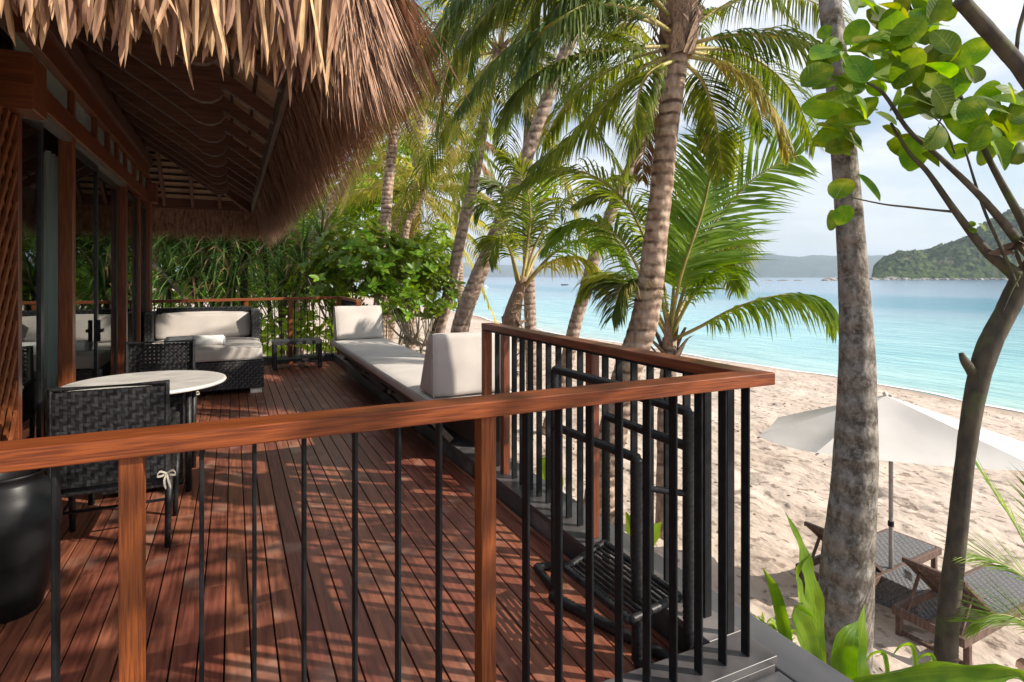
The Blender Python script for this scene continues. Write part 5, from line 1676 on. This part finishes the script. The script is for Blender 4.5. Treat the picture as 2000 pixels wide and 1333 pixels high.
bush('background_tree', 'yellow-green backlit tree filling the space under the tip of the thatch', 'tree',
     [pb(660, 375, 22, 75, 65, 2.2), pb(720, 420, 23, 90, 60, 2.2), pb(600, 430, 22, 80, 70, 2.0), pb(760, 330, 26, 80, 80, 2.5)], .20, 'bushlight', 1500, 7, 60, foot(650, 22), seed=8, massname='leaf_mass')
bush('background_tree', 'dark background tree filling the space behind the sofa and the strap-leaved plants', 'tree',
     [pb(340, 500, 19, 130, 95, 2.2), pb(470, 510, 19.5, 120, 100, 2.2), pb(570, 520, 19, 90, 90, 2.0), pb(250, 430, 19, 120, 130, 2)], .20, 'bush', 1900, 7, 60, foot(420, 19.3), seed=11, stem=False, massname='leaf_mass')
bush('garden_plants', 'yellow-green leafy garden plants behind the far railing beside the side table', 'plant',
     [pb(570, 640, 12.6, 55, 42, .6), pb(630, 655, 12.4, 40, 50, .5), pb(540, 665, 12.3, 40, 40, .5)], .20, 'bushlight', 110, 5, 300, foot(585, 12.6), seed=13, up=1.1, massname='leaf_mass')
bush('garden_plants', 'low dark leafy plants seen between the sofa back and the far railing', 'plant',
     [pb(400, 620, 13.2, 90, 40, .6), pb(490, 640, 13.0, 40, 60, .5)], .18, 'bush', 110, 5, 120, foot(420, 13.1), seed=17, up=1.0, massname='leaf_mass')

def strap_plant(label, heads, n, ln, wid, m='strap', base=None, trunkr=.07, droop=1.0):
    t = thing('pandanus', label, 'plant', base, 'strap-leaved pandanus behind the deck')
    for h in heads:
        h = V(h)
        G().tube(cat_rom([V(base), V(base).lerp(h, .55) + V((R(-.15, .15), R(-.15, .15), 0)), h], 8), [trunkr * (1 - .05 * i) for i in range(9)], 9).build('stem', M['bark'], t, smooth=True)
        for i in range(n):
            a = i * 2.4 + R(-.2, .2); el = 1.35 - 1.7 * (i / n)
            d = V((math.cos(a) * math.cos(el), math.sin(a) * math.cos(el), math.sin(el)))
            l = ln * R(.8, 1.15); pts = []; q = h.copy(); dd = d.copy()
            for s_ in range(6):
                pts.append(q.copy()); dd = (dd - UP * .28 * droop * (.4 + s_ * .35)).normalized(); q = q + dd * l / 5
            sdv = d.cross(UP)
            if sdv.length < .1: sdv = V((1, 0, 0))
            sdv.normalize()
            g = G(); b = len(g.v)
            ws = [wid * .8, wid, wid, wid * .8, wid * .5, 0]
            fo = UP.cross(sdv)
            for i_, p in enumerate(pts[:-1]):
                g.v += [p - sdv * ws[i_] + UP * ws[i_] * .4, p, p + sdv * ws[i_] + UP * ws[i_] * .4]
                if i_:
                    a_ = b + 3 * (i_ - 1); g.f += [(a_, a_ + 1, a_ + 4, a_ + 3), (a_ + 1, a_ + 2, a_ + 5, a_ + 4)]
            g.v.append(pts[-1]); a_ = b + 12; g.f += [(a_, a_ + 1, b + 15), (a_ + 1, a_ + 2, b + 15)]
            g.build('strap_leaf', M['palmdry' if R(0, 1) < .14 else m], t)
    return t
strap_plant('dark strap-leaved pandanus drooping over the far railing above the sofa', [at(440, 480, 13.3), at(395, 462, 13.6), at(350, 470, 13.8), at(478, 500, 13.4), at(375, 545, 13.0), at(455, 560, 13.0)], 85, 1.7, .024, base=foot(435, 14), trunkr=.12)
strap_plant('green strap-leaved pandanus directly below the hanging point of the thatch', [at(545, 485, 13.6), at(590, 495, 13.4), at(515, 470, 13.8), at(628, 470, 14), at(560, 560, 13.0), at(605, 560, 13.1)], 75, 1.35, .022, base=foot(560, 13.9))
strap_plant('shaded strap-leaved pandanus right of the house corner post', [at(322, 480, 13.0), at(300, 450, 13.6), at(330, 560, 12.8)], 80, 1.5, .022, base=foot(322, 13.4))
g = G().tube([at(296, 512, 12.6), at(340, 556, 12.6), at(372, 600, 12.6)], [.05, .045, .045], 8)
o = g.build('fallen_branch', M['stem'], None, smooth=True); tag(o, 'tan diagonal dead branch propped behind the far railing near the corner post', 'branch')
# far hedge so the sand does not show through behind the garden
bush('hedge', 'dense leafy hedge closing the view behind the garden at the left', 'hedge',
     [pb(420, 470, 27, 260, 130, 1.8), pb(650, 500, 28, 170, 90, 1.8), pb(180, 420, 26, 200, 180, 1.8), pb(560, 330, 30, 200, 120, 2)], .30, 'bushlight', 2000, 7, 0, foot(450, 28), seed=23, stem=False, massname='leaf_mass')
bush('seaside_shrub', 'small sapling with sparse leaves growing on the sand beside the far bolster', 'bush',
     [pb(775, 610, 11.3, 32, 26, .35), pb(800, 585, 11.5, 26, 20, .3)], .17, 'bush', 22, 6, 300, at(808, 672, 11.4), seed=31, mat_stem='stem', massname='leaf_mass')

# flecks of coral, leaf and seaweed left along the sand
g = G()
for i in range(2600):
    x_ = R(2.4, 21); y_ = R(1.5, 30) if i % 3 else R(1.5, 12)
    if noise.noise(V((x_ * .5, y_ * .35, 2))) < R(-.3, .4): continue
    z_ = sandz(x_, y_) + .006; s_ = R(.012, .045); an = R(0, 3.14)
    d_ = V((math.cos(an), math.sin(an), R(-.1, .3))) * s_; e_ = V((-math.sin(an), math.cos(an), 0)) * s_ * R(.2, .6); p_ = V((x_, y_, z_))
    n_ = len(g.v); g.v += [p_ - d_, p_ - e_ , p_ + d_, p_ + e_, p_ + V((0, 0, s_ * .5))]
    g.f += [(n_, n_ + 1, n_ + 4), (n_ + 1, n_ + 2, n_ + 4), (n_ + 2, n_ + 3, n_ + 4), (n_ + 3, n_, n_ + 4)]
o = g.build('beach_litter', M['dead'], None, kind='stuff'); o['label'] = 'dark flecks of dry leaf and coral scattered over the sand'; o['category'] = 'litter'
# small plants at the foot of the ledge
def strap(parent, pts, ws, m='lily', twist=0.0, fold=.35, name='leaf', wave=0.0, side=None):
    n = 18
    ps = cat_rom(pts, n); wl = lerp_list(ws, n)
    g = G(); b = 0
    for i, p in enumerate(ps):
        t = (ps[min(i + 1, n)] - ps[max(i - 1, 0)]).normalized()
        s_ = V(side) if side else t.cross(V((ST, CT, 0)))
        s_ = (s_ - t * s_.dot(t)).normalized(); nn = t.cross(s_)
        a = twist * i / n
        s2 = s_ * math.cos(a) + nn * math.sin(a); n2 = t.cross(s2)
        wv = wave * math.sin(i * 1.3) * wl[i]
        g.v += [p - s2 * wl[i] + n2 * (wl[i] * fold + wv), p - s2 * wl[i] * .5 + n2 * wl[i] * fold * .35, p, p + s2 * wl[i] * .5 + n2 * wl[i] * fold * .35, p + s2 * wl[i] + n2 * (wl[i] * fold - wv)]
        if i:
            for j in range(4):
                a_ = b + 5 * (i - 1) + j; g.f.append((a_, a_ + 1, a_ + 6, a_ + 5))
    o = g.build(name, M[m], parent, smooth=True)
    uvl = o.data.uv_layers.new(name='uv')
    for lp in o.data.loops:
        vi = lp.vertex_index; uvl.data[lp.index].uv = ((vi % 5) / 4 + len(g.v) * .37 + ps[0].x * 7, (vi // 5) / n)
    return o
ly = thing('spider_lily', 'bright green strap-leaved lily growing against the ledge left of the thick grey trunk', 'plant', foot(1570, 3.4))
def A3(*l): return [at(*p) for p in l]
strap(ly, A3((1590, 1330, 3.2), (1590, 1200, 3.25), (1575, 1120, 3.3), (1560, 1060, 3.35), (1532, 998, 3.4)), [.05, .055, .05, .035, .002], twist=.8, wave=.25)
strap(ly, A3((1575, 1330, 3.1), (1572, 1230, 3.1), (1560, 1160, 3.15), (1556, 1110, 3.2), (1585, 1080, 3.25)), [.05, .05, .045, .03, .002], twist=1.6, wave=.2)
strap(ly, A3((1540, 1290, 3.2), (1528, 1215, 3.2), (1512, 1150, 3.2), (1490, 1110, 3.2)), [.035, .035, .028, .002], twist=-.5, wave=.15)
strap(ly, A3((1585, 1330, 3.0), (1575, 1250, 2.95), (1550, 1200, 2.9), (1560, 1180, 2.85), (1600, 1215, 2.85)), [.06, .06, .055, .04, .003], twist=1.2, wave=.15)
strap(ly, A3((1535, 1300, 3.3), (1528, 1260, 3.3), (1480, 1205, 3.3)), [.03, .03, .002], twist=.4)
ly2 = thing('spider_lily', 'broad-leaved lily in the bottom right corner with one long leaf lying horizontally', 'plant', foot(1700, 2.55))
strap(ly2, A3((1650, 1420, 2.3), (1665, 1330, 2.35), (1668, 1270, 2.4), (1680, 1210, 2.45), (1688, 1178, 2.5)), [.055, .06, .055, .035, .002], twist=.5, wave=.12)
strap(ly2, A3((1640, 1345, 2.2), (1740, 1318, 2.2), (1840, 1306, 2.2), (1930, 1310, 2.2), (1985, 1312, 2.2), (2010, 1340, 2.2)), [.050, .062, .060, .048, .022, .002], fold=.55, wave=.22, side=(.25, -.35, 1))
strap(ly2, A3((1655, 1400, 2.3), (1645, 1310, 2.3), (1655, 1250, 2.3), (1675, 1215, 2.35)), [.05, .05, .04, .002], twist=-.8, wave=.12)
strap(ly2, A3((1985, 1290, 2.2), (2010, 1310, 2.25), (2040, 1370, 2.3)), [.02, .03, .01], m='dead')
for u, v in ((1735, 1280), (1790, 1265), (1830, 1285)):
    strap(ly2, A3((u, v + 60, 2.9), (u - 8, v, 2.9), (u - 30, v - 5, 2.95), (u - 50, v + 20, 3.0)), [.012, .012, .01, .001])
sp = thing('sprouts', 'small yellow-green seedlings dotted over the sand by the ledge', 'seedlings', foot(1420, 5))
g = G()
for i in range(90):
    u, Zs = (R(1230, 1300), R(4.6, 5.6)) if i < 26 else (R(1395, 1600), R(4.0, 5.4))
    p = foot(u, Zs); p.z += .05
    for j in range(6):
        a = R(0, 6.28); d = V((math.cos(a), math.sin(a), R(.5, 2))).normalized(); l = R(.05, .16)
        g.blade([p, p + d * l * .6, p + d * l + UP * -.02], [.010, .014, 0], d.cross(UP).normalized())
o = g.build('sprouts_mass', M['bushlight'], None, kind='stuff'); o['label'] = 'scattered yellow-green seedlings on the sand by the ledge'; o['category'] = 'seedlings'
bpy.data.objects.remove(sp)
# broad green leaves outside the side railing
lv = thing('garden_plants', 'broad pale green leaves seen low between the side balusters', 'plant', foot(1075, 5.2), None)
for pts in (((1075, 1010, 5.2), (1068, 930, 5.2), (1062, 905, 5.2), (1085, 895, 5.2)), ((1080, 1010, 5.2), (1088, 940, 5.2), (1095, 905, 5.1)),
            ((1250, 1080, 4.6), (1235, 1030, 4.6), (1222, 1000, 4.6)), ((1255, 1090, 4.6), (1275, 1040, 4.6), (1292, 1020, 4.6)), ((1255, 1095, 4.6), (1258, 1050, 4.6), (1268, 1000, 4.5))):
    strap(lv, A3(*pts), [.03, .07, .06, .004] if len(pts) == 4 else [.03, .06, .003], m='bushlight')

# small palm at the right edge
sp_ = thing('palm_seedling', 'fan of thin palm leaflets reaching in from the right edge above the loungers', 'palm tree', foot(2090, 3.7))
for pts, L_ in (([(2090, 1330, 3.5), (2040, 1150, 3.5), (1990, 1040, 3.5), (1940, 960, 3.5), (1912, 915, 3.5)], .30),
                ([(2110, 1300, 3.4), (2050, 1180, 3.3), (1990, 1120, 3.3), (1930, 1090, 3.3), (1885, 1080, 3.3)], .30),
                ([(2110, 1350, 3.3), (2060, 1260, 3.2), (2000, 1215, 3.2), (1950, 1200, 3.2), (1900, 1215, 3.2)], .30),
                ([(2120, 1250, 3.6), (2080, 1100, 3.7), (2050, 990, 3.8), (2030, 920, 3.8)], .34)):
    px_frond(sp_, pts, L_=L_ * 1.15, hang=.10, n=52, wid=.0042, m='palmyoung', r0=.006, start=.08, fwd=1.5, twist=.5, seg=4)

# ================================================================ FOREGROUND ALMOND TREE
ZA = 3.3
bt = foot(1846, ZA)
al = thing('almond_tree', 'slender dark-barked tree at the right edge spreading big round leaves over the view', 'tree', bt)
def limb(pts, rad, name='branch', n=None):
    ps = cat_rom([at(*p) for p in pts], n or len(pts) * 5)
    rs_ = lerp_list(rad, len(ps) - 1)
    g = G().tube(ps, [r * (1 + .06 * noise.noise(V((i * .7, r * 50, 0)))) for i, r in enumerate(rs_)], 12)
    return g.build(name, M['bark'], al, smooth=True)
trp = [bt] + [at(*p) for p in ((1848, 1270, ZA), (1868, 1060, ZA), (1885, 900, ZA), (1905, 770, ZA), (1930, 680, ZA), (1965, 610, ZA), (2000, 545, ZA), (2060, 470, ZA), (2160, 330, 3.2), (2240, 100, 3.1))]
ps = cat_rom(trp, 70); rs_ = lerp_list([.07, .056, .049, .046, .052, .058, .053, .06, .05, .042, .035], 70)
G().tube(ps, [r * (1 + .05 * noise.noise(V((i * .5, 0, 0)))) for i, r in enumerate(rs_)], 16).build('trunk', M['bark'], al, smooth=True)
limb([(1912, 745, ZA), (1898, 725, ZA), (1884, 705, 3.25), (1877, 690, 3.25)], [.035, .03, .022, .012])
limb([(2000, 550, ZA), (1965, 522, ZA), (1925, 490, ZA), (1865, 412, ZA), (1812, 337, ZA), (1775, 298, ZA), (1740, 240, ZA)], [.045, .034, .025, .018, .014, .011, .007])
limb([(2040, 520, ZA), (2000, 484, 3.25), (1955, 430, 3.2), (1906, 375, 3.2), (1831, 304, 3.2), (1775, 255, 3.2), (1726, 184, 3.2), (1690, 160, 3.2)], [.04, .03, .022, .018, .014, .012, .010, .006])
limb([(2030, 500, 3.4), (1996, 431, 3.4), (1951, 349, 3.4), (1919, 285, 3.4), (1869, 176, 3.4), (1854, 142, 3.4), (1816, 79, 3.4), (1790, 38, 3.4), (1760, -20, 3.4)], [.035, .024, .018, .015, .013, .012, .01, .008, .006])
limb([(1985, 560, 3.25), (1962, 499, 3.2), (1930, 430, 3.2), (1910, 375, 3.2), (1884, 289, 3.2)], [.012, .009, .008, .007, .005])
limb([(1862, 414, ZA), (1820, 410, ZA), (1775, 405, ZA), (1730, 400, ZA), (1689, 392, ZA), (1662, 386, ZA)], [.008, .006, .006, .005, .004, .003])
limb([(1812, 282, ZA), (1826, 255, ZA), (1850, 215, ZA), (1890, 175, ZA)], [.006, .005, .004, .003])
limb([(1865, 300, 3.2), (1845, 250, 3.2), (1800, 210, 3.2)], [.005, .004, .003])
limb([(1875, 0, 2.5), (1925, 55, 2.55), (1965, 100, 2.6), (2005, 150, 2.6), (2080, 270, 2.7), (2160, 330, 3.1)], [.03, .032, .033, .034, .034, .036])
limb([(1985, 105, 2.8), (1990, 60, 2.8), (2005, 5, 2.8), (2015, -60, 2.8)], [.008, .009, .01, .01])
limb([(1958, 610, 3.2), (1975, 570, 3.2), (1992, 540, 3.2)], [.004, .005, .005])
lmA = [leafmesh('leaf', .19, .142, M['almond'], 9, f_, c_, .4) for f_, c_ in ((.22, .10), (.35, .18), (.12, .25), (.3, .0))]
def aleaf(p, d, nrm, s_):
    o = bpy.data.objects.new('leaf', random.choice(lmA)); C.objects.link(o); o.parent = al
    o.matrix_local = Matrix.Translation(p - V(bt)) @ orient(d, nrm).to_4x4() @ Matrix.Scale(s_, 4)
LV = [(560,170,80),(530,320,150),(520,390,160),(620,260,120),(570,550,200),(660,510,140),(740,350,170),(870,390,200),(720,620,170),(600,720,150),(690,700,150),(640,760,130),(890,210,190),(960,270,120),(990,350,190),(860,100,160),(800,30,120),(960,30,100),(1040,150,130),(1160,130,110),(1150,40,150),(1200,60,110),(1180,240,120),(1120,310,170),(1260,400,160),(1340,270,170),(1340,380,120),(1090,480,230),(1090,570,140),(930,520,110),(880,620,110),(910,690,100),(985,760,150),(1180,760,170),(1310,650,260),(1230,560,160),(1450,540,200),(1540,490,120),(1480,790,180),(1570,800,120),(1520,700,160),(1580,600,120),(1400,500,160),(1120,830,100),(1270,790,110),(650,980,150),(790,980,160),(660,1120,110),(610,1150,110),(1330,1165,40),(1385,1185,50),(1335,1200,35),(780,270,120),(700,330,120),(830,460,100),(1000,90,110),(1080,200,90),(640,430,150),(700,440,140),(760,560,130),(580,260,120),(620,650,120),(680,330,130),(1060,100,120),(900,20,120),(700,20,110),(740,-10,130),(1010,-20,130),(1090,10,120),(1330,560,150),(1480,620,150),(1560,540,130),(1420,680,140),(1370,720,130)]
CAMR = V((CT, -ST, 0)); CAMF = V((ST, CT, 0))
rl = random.Random(4)
for (x_, y_, s_) in LV:
    u, v = 1400 + x_ / 2.6667, y_ / 2.6667
    Z = 3.3 + rl.uniform(-.22, .22)
    ang = rl.uniform(0, 6.28) if s_ < 190 else rl.choice((2.8, 3.4, -.3, 4.2))
    if s_ <= 50: ang = rl.uniform(-1, 3)
    d = CAMR * math.cos(ang) + UP * math.sin(ang) + CAMF * rl.uniform(-.5, .5)
    size = s_ / 2.6667 / F * Z / .19 * 1.12
    nrm = (-CAMF * rl.uniform(.5, 1.1) + UP * rl.uniform(-.2, 1.0) + CAMR * rl.uniform(-.6, .6))
    c = at(u, v, Z)
    aleaf(c - d.normalized() * size * .095, d, nrm, size)
for (x0_, y0_, x1_, y1_, n_) in ((520, 150, 800, 760, 14), (760, 0, 1220, 420, 20), (1020, 380, 1600, 800, 22), (1100, 250, 1400, 420, 6)):
    for i in range(n_):
        u, v = 1400 + rl.uniform(x0_, x1_) / 2.6667, rl.uniform(y0_, y1_) / 2.6667
        Z = 3.35 + rl.uniform(-.25, .3)
        ang = rl.uniform(0, 6.28)
        d = CAMR * math.cos(ang) + UP * math.sin(ang) + CAMF * rl.uniform(-.5, .5)
        nrm = (-CAMF * rl.uniform(.1, 1.0) + UP * rl.uniform(.2, 1.2) + CAMR * rl.uniform(-.8, .8))
        sz = rl.uniform(.75, 1.25); c = at(u, v, Z)
        aleaf(c - d.normalized() * sz * .095, d, nrm, sz)
def twigleaves(c, n, spread):
    for i in range(n):
        a = rl.uniform(0, 6.28)
        d = V((math.cos(a), math.sin(a), rl.uniform(-.5, .4)))
        aleaf(c + V((rl.uniform(-1, 1), rl.uniform(-1, 1), rl.uniform(-1, 1))) * spread, d, UP + V((rl.uniform(-.4, .4), rl.uniform(-.4, .4), 0)), rl.uniform(.7, 1.2))
# the part of the crown that spreads beyond the right edge and overhead shades the deck
for i in range(22):
    c = V((5.6 + rl.uniform(-1.3, .9), -1.9 + rl.uniform(-1.1, 1.2), 4.9 + rl.uniform(-.5, .7)))
    twigleaves(c, 11, .3)
    ps = cat_rom([at(2160, 330, 3.2), at(2160, 330, 3.2).lerp(c, .5) + V((0, 0, .1)), c], 8)
    G().tube(ps, [.02, .018, .016, .014, .012, .01, .008, .006, .005], 6).build('branch', M['bark'], al, smooth=True)
# withered leaf clump on the trunk
g = G()
for i in range(8):
    p = at(1985 + R(-12, 16), 480 + R(-14, 14), 3.2); d = V((R(-1, 1), R(-1, 1), R(-1, .4))).normalized()
    g.blade([p, p + d * .05, p + d * .09, p + d * .12], [.02, .035, .025, 0], d.orthogonal().normalized())
g.build('withered_leaf', M['dead'], al)

# ================================================================ AIR
g = G(); g.box((6000, 8000, 295), (36000, 40000, 630))
hz = bpy.data.materials.new('sea_air'); hz.use_nodes = True
t = hz.node_tree; t.nodes.clear()
ou = t.nodes.new('ShaderNodeOutputMaterial'); pv = t.nodes.new('ShaderNodeVolumePrincipled')
pv.inputs['Color'].default_value = (.70, .84, 1.0, 1); pv.inputs['Density'].default_value = 1.25e-4; pv.inputs['Anisotropy'].default_value = .2
t.links.new(pv.outputs[0], ou.inputs['Volume'])
o = g.build('haze', hz, None, kind='stuff')
